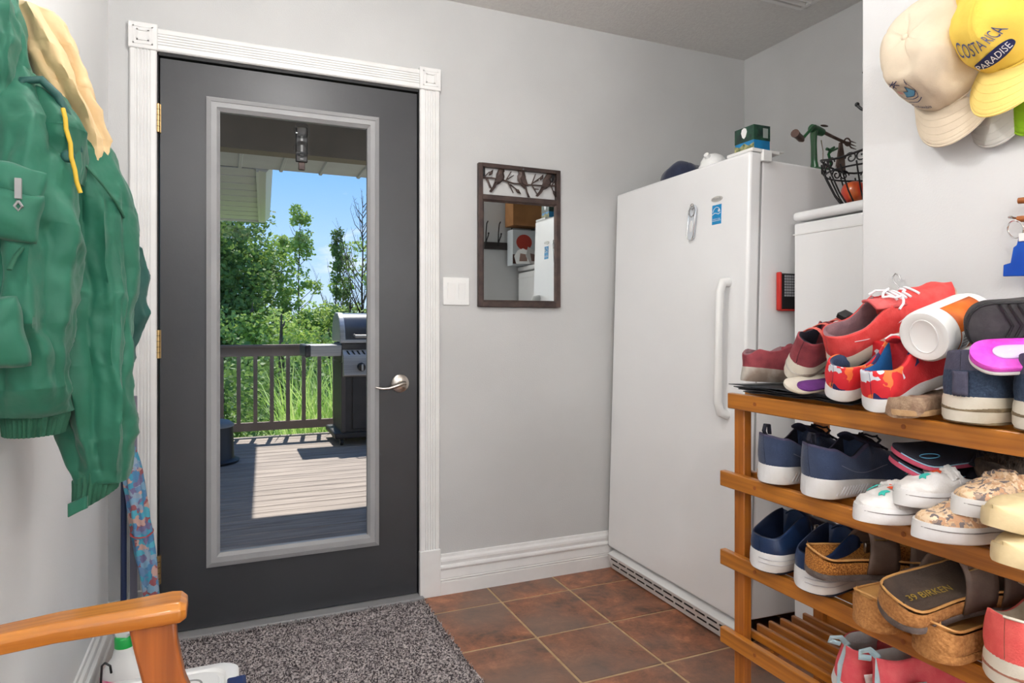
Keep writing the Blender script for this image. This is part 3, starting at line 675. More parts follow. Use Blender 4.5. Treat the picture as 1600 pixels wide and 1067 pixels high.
obj('packing_tape',B().box(1.86,1.91,1.199,1.3315,1.74,1.8915),mat('tape',(190,150,100),rough=.3),bx,world=True,smooth=False)
for k,(x,y,a) in enumerate(((1.735,1.345,.3),(1.81,1.365,-.2))):
    f=thing('folded_leaflet',('white leaflet leaning on the red printed carton, left in the mirror','white leaflet leaning on the red printed carton, right in the mirror')[k],'leaflet',(x,y,1.485),(R(28),0,a))
    obj('sheet',B().prism([(-.05,0),(.04,.0),(.05,.09),(-.02,.13),(-.06,.06)],-.001,.001,'Y'),M['white_plastic'],f)
    obj('print',B().prism([(-.03,.02),(.02,.02),(.025,.07),(-.02,.08)],.001,.0018,'Y'),mat('leaflet_print',(150,120,110),rough=.5),f)
# hook rack on the corner's end wall, seen in the mirror and as hook tips past the corner
t=thing('coat_hook_rack','dark coat hook rack round the wall corner, reflected in the mirror','hook rack',(1.66,YP,1.60))
obj('plank',B().box(1.525,1.80,YP,YP+.016,1.588,1.635),mat('black_brown_wood',(52,44,42),rough=.5),t,world=True,bevel=.003)
for x in (1.533,1.62,1.71):
    b=B().tube([(x,YP+.016,1.61),(x,YP+.03,1.64),(x,YP+.05,1.66),(x,YP+.062,1.668),(x-.002,YP+.072,1.680)],.004,8)
    b.tube([(x,YP+.016,1.63),(x,YP+.022,1.70),(x,YP+.035,1.75),(x,YP+.055,1.762)],.004,8); b.ball((x-.002,YP+.072,1.682),.006)
    obj('hook',b,M['black'],t,world=True)

# ================================================================ CAPS ON THE PARTITION WALL
M['cream']=mat('cream_cotton',(228,212,188),(220,204,180),rough=.9,scale=20,bump=.3,bs=500)
M['yellow']=mat('yellow_cotton',(250,216,96),(244,206,84),rough=.9,scale=20,bump=.3,bs=500)
M['yellowb']=mat('pale_yellow_cotton',(250,220,128),rough=.9,bump=.3,bs=500)
M['greyw']=mat('grey_white_cotton',(206,204,198),rough=.9,bump=.3,bs=400)
M['lime']=mat('lime_cloth',(150,200,30),rough=.7)
pk=thing('hat_peg_rail','white peg rail high on the corner wall carrying the caps','rail',(XP,.85,1.95))
obj('board',B().box(XP-.014,XP,.50,1.10,1.93,1.99),M['trim'],pk,world=True,bevel=.003)
for y in (.97,.80): obj('peg',B().tube([(XP-.01,y,1.955),(XP-.06,y,1.95),(XP-.075,y,1.965)],[.008,.006,.009],10),M['trim'],pk,world=True)
cap1=cap('baseball_cap','beige cotton cap with small blue island embroidery, hanging on the corner wall',M['cream'],M['cream'],(1.437,.945,1.690),(-.16,-.10,-1),(-1,.02,.22),r=.112,h=.125,seed=3,soft=.020,bill=.085,group=None)
cap('baseball_cap','grey-white cap hanging behind the beige cap, only its bill showing',M['greyw'],M['greyw'],(1.450,.885,1.664),(-.06,-.22,-1),(-1,.1,0),r=.100,h=.03,seed=8,bill=.09,soft=.004)
cap2=cap('baseball_cap','yellow cap lettered Costa Rica Paradise, hanging beside the beige cap',M['yellow'],M['yellowb'],(1.415,.790,1.705),(-.26,.12,-1),(-1,.08,.25),r=.105,h=.115,seed=12,soft=.014,bill=.088)
cap('baseball_cap','lime green cap tucked behind the yellow cap, only its bill tip showing',M['lime'],M['lime'],(1.448,.780,1.655),(-.08,.02,-1),(-1,0,0),r=.085,h=.03,seed=4,bill=.09,soft=.003)
# lettering and embroidery, wrapped on to the crown's front
def wrap(b,r,h,a0,e0,rot,off,mat_,parent,name,seed,soft):
    def P(x,y):
        a=a0+x/(r*1.05); el=e0+y/(h*1.05)
        rr_=math.cos(el)**.75; fr=max(0,math.cos(a))
        p=Vector((r*1.12*rr_*math.cos(a),r*.95*rr_*math.sin(a),h*math.sin(el)+.012*fr*math.sin(el*2)))
        return p+noise.noise_vector(p*14+Vector((seed,seed,0)))*soft*(.3+math.sin(el*1.6))
    c,s_=math.cos(rot),math.sin(rot); c0=P(0,0)
    nrm=(P(.002,0)-c0).cross(P(0,.002)-c0).normalized()
    if nrm.dot(c0)<0: nrm=-nrm
    for i,v in enumerate(b.v):
        x,y=v.x*c-v.y*s_,v.x*s_+v.y*c
        q=P(x,y); n=(P(x+.002,y)-q).cross(P(x,y+.002)-q).normalized()
        if n.dot(q)<0: n=-n
        b.v[i]=q+n*(off+v.z)
    return obj(name,b,mat_,parent,fix=False,smooth=False)
NAVY=mat('navy_thread',(34,44,96),rough=.7); LBL=mat('light_blue_thread',(96,168,206),rough=.7); WHT=mat('white_thread',(236,236,240),rough=.7); PNK=mat('pink_thread',(226,160,150),rough=.7)
tx=text('COSTA RICA',.036)
for v in tx.v: v.x=v.x*.70-.006
wrap(tx,.105,.115,R(4),R(36),R(8),.0026,mat('grey_blue_thread',(74,84,136),rough=.7),cap2,'lettering',12,.014)
ov=B(); 
rings=[0,.5,.8,1]; v=[];f=[]
for q in rings:
    for k in range(32):
        a=2*PI*k/32; v.append((.050*q*math.copysign(abs(math.cos(a))**.7,math.cos(a)),.0125*q*math.copysign(abs(math.sin(a))**.7,math.sin(a)),0))
for i in range(3):
    for k in range(32): f.append((i*32+k,i*32+(k+1)%32,(i+1)*32+(k+1)%32,(i+1)*32+k))
ov.add(v,f); wrap(ov,.105,.115,R(6),R(19),R(8),.0018,NAVY,cap2,'oval_patch',12,.014)
tx=text('PARADISE',.0195); wrap(tx,.105,.115,R(6),R(19),R(8),.0062,WHT,cap2,'patch_lettering',12,.014)
# sailboat style embroidery on the beige cap
def strokes(lines,wd):
    b=B()
    for L in lines:
        n=len(L)
        for i in range(n-1):
            a,c=Vector(L[i]+(0,)),Vector(L[i+1]+(0,)); d=(c-a); 
            if d.length<1e-6: continue
            nn=Vector((-d.y,d.x,0)).normalized()*wd/2; m=max(1,int(d.length/.008))
            for k in range(m):
                p,q=a+d*k/m,a+d*(k+1)/m; b.add([p-nn,q-nn,q+nn,p+nn],[(0,1,2,3)])
    return b
A1,E1=R(-27),R(31)
ES=1.55
def scl(b):
    for v in b.v: v*=1.35
    return b
def sstr(l,w_): return scl(strokes(l,w_*.8))
hill=B().add([(-.014,-.012,0),(-.004,.004,0),(.004,.001,0),(.014,.010,0),(.020,-.002,0),(.004,-.010,0)],[(0,1,2),(0,2,5),(2,3,4),(2,4,5)])
scl(hill);wrap(hill,.112,.125,A1,E1,R(10),.0018,LBL,cap1,'embroidery_hill',3,.020)
wrap(sstr([[(-.014,-.012),(-.004,.004),(.004,.001),(.014,.010),(.020,-.002),(.004,-.010),(-.014,-.012)],[(-.026,-.006),(-.022,-.016),(-.004,-.016),(.012,-.012),(.024,0),(.026,.016)],[(.022,.010),(.030,.020)],[(-.018,-.024),(.002,-.021),(.018,-.014)]],.0014),.112,.125,A1,E1,R(10),.0022,NAVY,cap1,'embroidery_outline',3,.020)
wrap(sstr([[(-.020,.022),(-.008,.026),(.004,.024),(.014,.026)],[(-.010,.030),(-.004,.024),(-.006,.014)],[(-.004,.026),(.006,.030)],[(-.012,.018),(.002,.022),(.010,.016)]],.0024),.112,.125,A1,E1,R(10),.0020,NAVY,cap1,'embroidery_palm',3,.020)
sun=B().add([(.0055*math.cos(2*PI*k/12)-.017,.0055*math.sin(2*PI*k/12)+.002,0) for k in range(12)],[tuple(range(12))]); scl(sun);wrap(sun,.112,.125,A1,E1,R(10),.0018,PNK,cap1,'embroidery_sun',3,.020)
tx=text('Columbia',.0135)
for v in tx.v: v.y-=.044; v.x+=.25*(v.y+.044)
wrap(tx,.112,.125,A1,E1,R(10),.0020,NAVY,cap1,'lettering',3,.020)

# ================================================================ KEYS, HANGER
t=thing('key_rack','wooden key rack with short pegs at the right edge of the corner wall','key rack',(XP,.72,1.31))
obj('board',B().box(XP-.016,XP,.60,.775,1.25,1.37),M['oak'],t,world=True,bevel=.003)
for y,z in ((.80,1.343),(.802,1.307)):
    obj('peg',B().tube([(XP-.002,y-.03,z),(XP-.022,y-.02,z),(XP-.026,y+.004,z+.001)],[.006,.0068,.006],12),M['dowel'],t,world=True)
obj('nail',B().tube([(XP-.02,.806,1.309),(XP-.032,.815,1.312)],.0025,8).ball((XP-.032,.815,1.313),(.005,.005,.003),10,6),M['chrome'],t,world=True)
t=thing('blue_key_fob','translucent blue T-shaped key fob hanging from the key rack','key fob',(1.425,.80,1.24))
cy_=.797
M['bluep']=mat('translucent_blue_plastic',(16,96,214),(10,76,190),rough=.2,trans=.25)
out=[(.012,1.272),(.016,1.256),(.022,1.252),(.027,1.222),(.040,1.219),(.041,1.196),(-.041,1.192),(-.040,1.214),(-.027,1.219),(-.022,1.252),(-.016,1.258),(-.012,1.272)]
obj('plate',B().prism([(cy_-.012+y,z) for y,z in out],1.422,1.428,'X'),M['bluep'],t,world=True,bevel=.0015)
obj('split_ring',B().tube([(1.428-.004*math.sin(2*PI*k/24),.806+.014*math.cos(2*PI*k/24),1.288+.017*math.sin(2*PI*k/24)) for k in range(25)],.0014,8),M['chrome'],t,world=True)
obj('tag_loop',B().box(1.4195,1.4215,.780,.796,1.262,1.278),M['white_plastic'],t,world=True,bevel=.001)
for k in range(3): obj('key',B().tube([(1.432,.785-.006*k,1.27),(1.436,.779-.008*k,1.235),(1.437,.777-.008*k,1.205)],[.008,.0035,.003],8,flat=.3),M['darkmetal'],t,world=True)
t=tag(obj('coat_hanger_hook',B().tube([(1.452,1.045,1.11),(1.450,1.050,1.145),(1.448,1.058,1.175),(1.445,1.066,1.190),(1.443,1.075,1.20),(1.443,1.079,1.211),(1.443,1.072,1.220),(1.443,1.062,1.214),(1.443,1.060,1.205)],.0018,8),M['chrome']),'chrome coat hanger hook sticking up against the wall above the red sneaker','hanger')
# ================================================================ SHOE RACK
rk=thing('shoe_rack','honey stained wooden slatted shoe rack with four visible shelves','shoe rack',(1.27,.86,0))
SH=[.936,.740,.544,.350]
def rp(name,b,m,**k): return obj(name,b,m,rk,world=True,bevel=.0025,**k)
for y in (1.250,.405):
    for x in (1.150,1.413): rp('post',B().box(x,x+.024,y,y+.034,0,.905),M['oakz'])
Y0,Y1=.385,1.315
for i,z in enumerate(SH+[.155]):
    ye=1.288 if i==0 else Y1
    rp('front_rail',B().box(1.132,1.150,Y0,ye,z-.042,z-.004),M['oak'])
    rp('rear_rail',B().box(1.437,1.452,Y0,YP-.01,z-.036,z) if False else B().box(1.425,1.437,Y0,YP-.02 if False else 1.285,z-.028,z),M['oak'])
    for k in range(6):
        x=1.182+k*.0385; rp('slat',B().box(x,x+.011,Y0,1.283,z-.020,z),M['oak'])
    for y in (1.195,.825,.455):
        rp('crossbar',B().box(1.150,1.425,y-.008,y+.008,z-.034,z-.0205),M['oakx'])
        obj('dowel_plug',B().cyl((1.1305,y,z-.022),(1.134,y,z-.022),.0045,n=14),M['dowel'],rk,world=True)

# ================================================================ SHOES
def outline(s,W,side=0,toe=.5,rear=.76):
    w=lerp([(0,rear),(.18,rear+.03),(.38,rear-.02),(.55,.86),(.70,1.0),(.85,.93),(1,.80)],s)*W/2
    if s<.14: w*=max(0,1-(1-s/.14)**2.4)**.5
    if s>.74: w*=max(0,1-((s-.74)/.26)**2.6)**toe
    return w
def stations(n=40):
    return [.5-.5*math.cos(PI*i/(n-1)) for i in range(n)]
def sole_b(L,W,h0,h1,spring=.012,flare=.0,z0=0,toe=.5,inset=0,rear=.76,side=1):
    b=B(); S=stations(); v=[];f=[]
    prof=[(-.90,0),(-.985,.12),(-1.0,.5),(-.985,.85),(-.95,1),(-.5,1),(0,1),(.5,1),(.95,1),(.985,.85),(1,.5),(.985,.12),(.90,0),(.4,0),(-.4,0)]
    n=len(prof)
    for s in S:
        w=outline(s,W,toe=toe,rear=rear)+inset; w=max(w,.0005); x=s*L; zb=z0+spring*max(0,(s-.70)/.30)**2; h=lerp([(0,h0),(1,h1)],s)
        cy=side*.008*math.sin(PI*min(1,s*1.1))
        for a,c in prof:
            v.append((x+ (flare*(1-c) if s>.5 else -flare*(1-c))*(abs(2*s-1)**4),a*w+cy,zb+c*h))
    m=len(S)
    for i in range(m-1):
        for k in range(n): f.append((i*n+k,i*n+(k+1)%n,(i+1)*n+(k+1)%n,(i+1)*n+k))
    f.append(tuple(range(n))); f.append(tuple((m-1)*n+k for k in range(n-1,-1,-1)))
    return b.add(v,f)
def upper_grid(L,W,zs,rim,vamp,s_o,th=.007,spring=.012,toe=.5,K=14,n=46,rear=.76,side=1,lean=.0,scoop=0):
    S=stations(n); rows=[]
    for s in S:
        w=max(outline(s,W,toe=toe,rear=rear)*.965,.0004); zb=zs(s)+spring*max(0,(s-.70)/.30)**2; cy=side*.008*math.sin(PI*min(1,s*1.1)); x=s*L
        half=[]
        if s<=s_o:
            Hh=lerp(rim,s); wi=max(w*.86-th,0.0002) if s>.035 else 0.0002
            wr=w*.86
            for a,c in ((.97,-.10),(1.0,.06),(1.03,.2),(1.02,.38),(.985,.55),(.94,.75),(.885,.92),(.86,.985)): half.append((w*a,zb+c*Hh))
            half.append((wr-th*.5 if wr>th else wr*.5,zb+Hh)); half.append((wi,zb+Hh*.97)); half.append((wi*.98,zb+Hh*.6)); half.append((wi*1.0,zb+Hh*.25+.002)); half.append((wi*.95,zb+.004)); half.append((wi*.5,zb+.002)); half.append((0,zb+.002))
            xo=-lean*max(0,(1-s/.2))
        else:
            Hv=lerp(vamp,s); xo=0
            for k in range(15):
                a=k/14*PI/2; half.append((w*max(0,math.cos(a))**.62,zb-.004+(Hv+.004)*math.sin(a)**1.05))
        row=[(x+xo*(z-zb)/.06 if xo else x,cy-y,z) for y,z in half]+[(x+xo*(z-zb)/.06 if xo else x,cy+y,z) for y,z in half[-2::-1]]
        rows.append(row)
    return S,rows
def emit(rows,S,sel,name,m,parent,cr=None,**k):
    b=B(); n=len(rows[0]); idx={}; v=[];f=[]
    for i in range(len(rows)-1):
        for j in range(n-1):
            jj=min(j,n-2-j)
            if sel((S[i]+S[i+1])/2,jj):
                q=[]
                for (a,c) in ((i,j),(i,j+1),(i+1,j+1),(i+1,j)):
                    if (a,c) not in idx: idx[(a,c)]=len(v); v.append(rows[a][c])
                    q.append(idx[(a,c)])
                f.append(tuple(q))
    if not f: return None
    b.add(v,f)
    if cr:
        inv={k_:ij for ij,k_ in idx.items()}
        for k_ in range(len(b.v)):
            j_=inv[k_][1]; j_=min(j_,n-1-j_); b.v[k_]=b.v[k_]+noise.noise_vector(b.v[k_]*cr[1]+Vector((cr[2],cr[2]*2,0)))*cr[0]*min(1,j_/4)
    return obj(name,b,m,parent,ang=75,**k)
def vampz(rows,S,s,y,zoff=.003):
    i=min(range(len(S)),key=lambda i:abs(S[i]-s)); r=rows[i]; best=None
    for a,c in zip(r,r[1:]):
        lo,hi=sorted((a[1],c[1]))
        if lo-1e-9<=y<=hi+1e-9:
            t=0 if abs(c[1]-a[1])<1e-9 else (y-a[1])/(c[1]-a[1]); z=a[2]+(c[2]-a[2])*t
            if best is None or z>best: best=z
    return Vector((S[i]*rows[-1][0][0] if False else r[0][0],y,(best if best is not None else r[len(r)//2][2])+zoff))
def shoe(name,label,loc,yaw,pitch=0,roll=0,L=.275,W=.10,up=None,lin_=None,sole=None,h0=.030,h1=.020,rim=[(0,.062),(.25,.05),(.5,.072)],vamp=[(.5,.074),(.75,.052),(1,.030)],s_o=.5,
         toecap=None,heel=None,heel_s=.16,band=None,tread=None,laces=None,tongue=None,loop=None,cat='shoe',spring=.012,th=.007,cr=(.0035,22,1),toe=.5,rear=.76,side=1,lean=0,group=None,foxing=None,insole=None,stitch=None,pj_=4):
    t=thing(name,label,cat,loc,Euler((R(roll),-R(pitch),R(yaw)),'XYZ'),group)
    obj('sole',sole_b(L,W*1.02,h0,h1,spring,.004,toe=toe,rear=rear,side=side),sole,t,ang=50)
    if band: obj('sole_groove',sole_b(L,W*1.02,h0*.20,h1*.22,spring,.003,z0=h0*.42,toe=toe,inset=.0012,rear=rear,side=side),band,t,ang=50)
    if tread: obj('tread',sole_b(L*.985,W*.98,.005,.005,spring,0,z0=-.003,toe=toe,rear=rear,side=side),tread,t,ang=50)
    zs=lambda s:lerp([(0,h0),(1,h1)],s)
    S,rows=upper_grid(L*.985,W,zs,rim,vamp,s_o,th,spring,toe,rear=rear,side=side,lean=lean)
    # arrays: points 0..7 outside, 8.. lining
    capf=(lambda s,j:toecap is not None and s>.80)
    hf=(lambda s,j:heel is not None and ((s<heel_s and j<9) or (s<=s_o and pj_<=j<9)))
    op=(lambda s:s<=s_o)
    lastopen=max(s for s in S if s<=s_o)
    emit(rows,S,lambda s,j:not capf(s,j) and not hf(s,j) and not (s<lastopen and j>=8),'upper',up,t,cr)
    emit(rows,S,lambda s,j:s<lastopen and 8<=j<12,'lining',lin_ or up,t,cr)
    emit(rows,S,lambda s,j:s<lastopen and j>=12,'insole',insole or lin_ or up,t,cr)
    if toecap: emit(rows,S,lambda s,j:capf(s,j),'toe_cap',toecap,t,cr)
    if heel: emit(rows,S,lambda s,j:hf(s,j),'collar_patch',heel,t,cr)
    if tongue:
        hh=lerp(rim,s_o)+zs(s_o); wv=W*.27
        b=B().grid(lambda u,v:Vector(((s_o-.13+.22*u)*L*.985, (v-.5)*2*wv*(1-.15*(1-u)), hh+.020*(1-u)**1.3-.004-.010*(2*v-1)**2)),10,9)
        obj('tongue',b,tongue,t,solid=.005)
    if laces:
        n=5; b=B()
        for k in range(n):
            s=s_o+.035+k*.045; pts=[]
            for q in range(9):
                y=(q/8-.5)*W*.46; pts.append(vampz(rows,S,s+(.018 if k%2 else -.0)*(q/8-.5),side*.008+y,.0035))
            b.tube(pts,.0026,6,up=(0,0,1))
        s=s_o+.03
        for sg in (-1,1):
            c=vampz(rows,S,s,0,.008); b.tube([c+Vector((.03*math.sin(PI*q/8)*1.2*(.5+.5*q/8)-.01,sg*.034*math.sin(PI*q/16)*(1+.3*math.sin(q)),-.010*(q/8)**2+.002*math.sin(q*2))) for q in range(9)],.0024,6,up=(0,0,1))
        obj('laces',b,laces,t)
    if loop:
        hh=lerp(rim,0)+h0
        b=B().tube([(.006,0,hh-.012),(-.004,0,hh+.006),(.0,0,hh+.020),(.010,0,hh+.019),(.012,0,hh-.002)],.0032,6,flat=1.8,up=(0,1,0)); obj('pull_loop',b,loop,t)
    if stitch:
        b=B()
        for sg in (-1,1):
            pts=[]
            for i,s in enumerate(S):
                if .12<s<.62:
                    r=rows[i]; w=outline(s,W,toe=toe,rear=rear)*1.0; y=sg*w+side*.008*math.sin(PI*min(1,s*1.1)); pts.append((r[0][0],y,zs(s)+.026+.012*math.cos(s*9)))
            b.tube(pts,.0008,5,up=(0,0,1))
        obj('stitching',b,stitch,t)
    return t,S,rows
def c(name,a,b_=None,**k): return mat(name,a,b_,**{**dict(rough=.85,scale=40,bump=.5,bs=350),**k})
NV=c('navy_suede',(42,58,88),(52,68,100),sheen=.2); NVd=c('dark_navy_knit',(34,36,58),(44,46,70)); NVl=c('plum_navy_suede',(66,62,88),(76,72,98)); INK=c('black_navy_lining',(20,22,36),(28,30,46))
SW=c('white_rubber_sole',(232,232,234),(214,212,208),bump=.2,scale=12,rough=.6); SWd=c('cream_rubber_sole',(226,220,206),(198,188,168),bump=.2,scale=10,rough=.6); TR=c('brown_sole_layer',(140,122,92),(112,96,72))
RED=c('coral_canvas',(216,62,62),(228,84,80)); REDd=c('faded_pink_canvas',(224,110,110),(206,84,84)); REDb=c('bright_red_canvas',(218,36,46),(228,56,60)); MAR=c('maroon_canvas',(150,64,72),(126,50,60)); MARg=c('mauve_lining',(140,104,108),(120,88,94))
GRYS=c('worn_grey_sole',(206,200,190),(128,112,100),scale=9,bump=.3,contrast=(.4,.6)); TAN=c('tan_fleece',(176,150,124),(140,112,92),scale=60,bump=1)
FLOR=spots('red_floral_print',[(222,40,48),(240,120,60),(214,36,50),(222,226,236),(42,44,100),(220,40,48),(216,40,52)],scale=42); WFL=c('white_cloth',(232,230,228),(218,214,210))
BFLO=spots('beige_rose_print',[(214,178,140),(232,204,170),(206,160,124),(170,146,130),(224,190,150),(120,110,110),(236,210,180)],scale=110)
CORK=mat('cork',(196,140,82),(166,112,62),rough=.95,scale=170,bump=1,bs=200,detail=2); CORKw=mat('worn_cork',(196,132,60),(136,82,32),rough=1,scale=420,bump=1.4,bs=240,detail=2,contrast=(.42,.58))
BRL=c('brown_leather',(98,80,70),(112,92,80),rough=.6,bump=.2); BRd=c('dark_brown_footbed',(64,52,46),(92,76,64),scale=14,rough=.8); EVA=c('grey_brown_outsole',(112,100,94),(92,82,78)); TANL=c('tan_leather',(212,160,96),(196,142,80),rough=.5,bump=.2)
CLOG=c('navy_moulded_foam',(26,50,88),(22,42,76),rough=.4,bump=.08); CLOGd=c('dark_navy_foam',(14,26,50),rough=.5,bump=.05); GREY=c('grey_lining',(150,144,142),(120,114,114)); CREAM=c('cream_foam',(222,202,158),(210,188,144),rough=.6,bump=.15)
BLK=c('black_rubber',(46,45,48),(62,60,62),rough=.7,bump=.3); MAG=c('magenta_foam',(214,60,196),(226,90,206),rough=.5,bump=.8,bs=180); LILAC=c('lilac_foam',(214,190,230),rough=.5); WR=SW
CORAL=c('coral_canvas_fresh',(226,88,84),(236,104,98)); CPINK=c('coral_pink_canvas',(238,92,102),(244,112,118)); LBLU=c('pale_blue_ribbon',(168,204,216),(190,216,222)); BEI=c('beige_suede',(184,168,144),(168,150,126)); PINK=c('rose_foam',(206,84,110),(188,74,98),bump=.1)

# --- top shelf
z=SH[0]
t=thing('folded_black_bag','thin black folded bag lying under the maroon shoes on the top shelf','bag',(1.22,1.14,z+.001))
for k in range(4):
    obj('fold',B().grid(lambda u,v,k=k:Vector((-.082-.004*k+.20*u,-.20+.012*k+.30*v-.02*k*u,.003+.005*k+.004*noise.noise(Vector((u*3+k,v*5,k))))),14,14),c('black_film_%d'%k,(34,36,42),(60,64,70),rough=.35,scale=20,bump=.4,bs=90) if k==0 else bpy.data.materials['black_film_0'],t,solid=.002)
shoe('maroon_shoe','maroon canvas shoe with a dirty grey sole, leftmost on the top shelf',(1.135,1.235,z+.030),-14,-3,0,L=.25,W=.088,up=MAR,lin_=MARg,sole=GRYS,h0=.034,h1=.020,rim=[(0,.030),(.10,.045),(.3,.040),(.5,.062)],heel=None,s_o=.45,cr=(.008,20,2),vamp=[(.45,.066),(.75,.045),(1,.02)])
t,S_,rw=shoe('maroon_strap_shoe','maroon strappy shoe with cream sole and black cord toggle, tipped against the coral sneaker',(1.135,1.090,z+.045),6,16,30,L=.24,W=.086,up=MAR,lin_=INK,sole=SWd,band=GRYS,h0=.042,h1=.024,rim=[(0,.058),(.3,.048),(.5,.066)],s_o=.46,cr=(.005,25,5),vamp=[(.46,.068),(.75,.045),(1,.02)])
b=B()
for s_,dz in ((.18,.012),(.32,.012),(.55,.004),(.66,.004)):
    b.tube([Vector((s_*.24+.012*(q/8-.5),(q/8-.5)*.086*.96,.036+(.068+dz)*math.sin(PI*(.08+.84*q/8))**.6)) for q in range(9)],.005,6,flat=.4,up=(0,0,1))
obj('strap',b,c('coral_webbing',(206,92,84),(224,130,112)),t)
b=B().box(.115,.145,-.012,.010,.118,.130).cyl((.12,-.02,.124),(.15,-.035,.118),.003); obj('cord_toggle',b,M['black'],t,bevel=.002)
t,S_,rw=shoe('coral_lace_sneaker','coral red canvas sneaker with white laces, highest on the top shelf pile',(1.150,.995,z+.076),-23,26,24,L=.285,W=.096,up=RED,lin_=MARg,sole=SWd,h0=.030,h1=.030,spring=.020,rim=[(0,.052),(.25,.038),(.50,.062)],vamp=[(.50,.064),(.7,.050),(.88,.036),(1,.012)],s_o=.50,laces=WHT,tongue=REDd,stitch=WHT,cr=(.005,16,9),heel=None,insole=GREY)
shoe('red_floral_shoe','red floral canvas shoe, left of pair, on the top shelf front',(1.100,.952,z+.018),-8,14,16,L=.23,W=.094,up=FLOR,lin_=NV,sole=SW,h0=.024,h1=.018,rim=[(0,.048),(.3,.044),(.5,.062)],vamp=[(.5,.064),(.8,.042),(1,.02)],cr=(.007,22,11))
shoe('red_floral_sneaker','red floral canvas sneaker with white laces, right of pair, beside the navy sneaker',(1.085,.848,z+.006),2,17,4,L=.25,W=.094,up=REDb,lin_=c('blue_insole',(20,92,150)),sole=SW,heel=FLOR,heel_s=.10,h0=.024,h1=.022,rim=[(0,.052),(.22,.046),(.48,.076)],vamp=[(.48,.078),(.75,.05),(1,.03)],s_o=.48,laces=WHT,tongue=REDb,cr=(.005,22,13))
t=thing('tan_slipper','fuzzy tan slipper squashed under the red floral sneaker on the top shelf','slipper',(1.085,.800,z+.004),(0,0,R(6)))
obj('body',sole_b(.25,.092,.032,.03,.01,rear=.8).crumple(.009,25,4),TAN,t,ang=80); obj('lower_edge',sole_b(.25,.095,.010,.010,.01,rear=.8),c('tan_suede',(196,160,118),(176,140,100)),t,ang=60)
# white bottle with orange label
d=Vector((.20,.012,.052)).normalized(); t=thing('white_cleaner_bottle','white plastic bottle with orange label lying on its side among the top shelf shoes','bottle',(1.135,.790,1.078))
Q=d.to_track_quat('Z','Y'); t.rotation_euler=Q.to_euler()
pr=[(.0005,.003),(.030,.002),(.034,0),(.043,.001),(.047,.006),(.048,.02),(.048,.13),(.044,.15),(.030,.165),(.018,.172),(.017,.178),(.001,.178)]
bb=B().lathe(pr,40)
obj('body',bb,M['white_plastic'],t,ang=35); obj('cap',B().lathe([(.001,.176),(.020,.176),(.020,.198),(.017,.201),(.001,.201)],28),M['white_plastic'],t)
QI=Q.inverted(); 
def lab(a0,a1,z0,z1,r,name,m,par):
    b=B().grid(lambda u,v:Vector((r*math.cos(a0+(a1-a0)*u),r*math.sin(a0+(a1-a0)*u),z0+(z1-z0)*v)),16,3); return obj(name,b,m,par,solid=.0003)
# find the angle that faces the room and the floor's near side (-y)
ty=QI@Vector((-.10,-.85,.12)); ac=math.atan2(ty.y,ty.x)
lo=lab(ac-1.0,ac+1.0,.028,.120,.0485,'label',mat('orange_label',(222,112,22),(204,92,14),rough=.5,scale=40),t)
lab(ac+.15,ac+.95,.030,.058,.0489,'barcode_panel',M['white_plastic'],lo)
b=B()
for k in range(14):
    a0=ac+.26+k*.042; w_=.010+.012*((k*7)%3); b.grid(lambda u,v,a0=a0,w_=w_:Vector((.0492*math.cos(a0+w_*u),.0492*math.sin(a0+w_*u),.034+.018*v)),2,2)
obj('barcode_bars',b,M['black'],lo,fix=False); lab(ac+.3,ac+1.0,.094,.120,.0489,'green_corner',mat('green_print',(60,150,60),rough=.5),lo)
obj('embossed_ring',B().tube([(.024*math.cos(2*PI*k/32),.030*math.sin(2*PI*k/32),.0015) for k in range(33)],.0012,6),M['white_plastic'],t)
# navy sneakers, heels outward
def heelpatch(t,L,W,h0,m):
    b=B().grid(lambda u,v:Vector((-.0022+.030*0-.0*v,(u-.5)*.024,h0+.002+.052*v)),3,6); 
    b=B()
    for q in (-1,1): pass
    b.grid(lambda u,v:Vector((.0012+.35*((u-.5)*.026)**2/.03-.0045,(u-.5)*.026+0,h0+.001+.040*v)),6,8); obj('heel_strip',b,m,t,solid=.002)
for y,lb in ((.712,'navy mesh sneaker on the top shelf, heel outward, below the white bottle'),(.600,'navy mesh sneaker on the top shelf, cut by the right picture edge')):
    t,S_,rw=shoe('navy_sneaker',lb,(1.115,y,z+.004),-3,0,0,L=.285,W=.112,up=c('navy_mesh',(54,72,96),(40,56,80),scale=120,bs=260,bump=1.2),lin_=INK,sole=SWd,band=TR,h0=.042,h1=.028,heel=c('slate_suede',(84,84,104),(74,74,94)),heel_s=-.1,rim=[(0,.078),(.12,.068),(.35,.052),(.5,.07)],rear=.88,s_o=.5,laces=INK,tread=TR,th=.010,cr=(.003,18,3))
    heelpatch(t,.285,.11,.042,bpy.data.materials['slate_suede'])
    del lb
t,S_,rw=shoe('black_slipper','black slipper on its side, ribbed sole facing out, above the navy sneakers',(1.130,.712,z+.158),-52,4,-74,L=.25,W=.098,up=BLK,lin_=INK,sole=BLK,h0=.014,h1=.012,rim=[(0,.02),(.4,.02),(.5,.04)],vamp=[(.5,.045),(.8,.04),(1,.02)],spring=.004,rear=.84,side=0)
b=B()
for k in range(15):
    s=.20+k*.048; w=outline(s,.098,rear=.84)*.86
    b.tube([(s*.25-.016*(abs(q/6-.5)*2)+.012,(q/6-.5)*2*w,-.0012) for q in range(7)],.0022,5,up=(0,0,1))
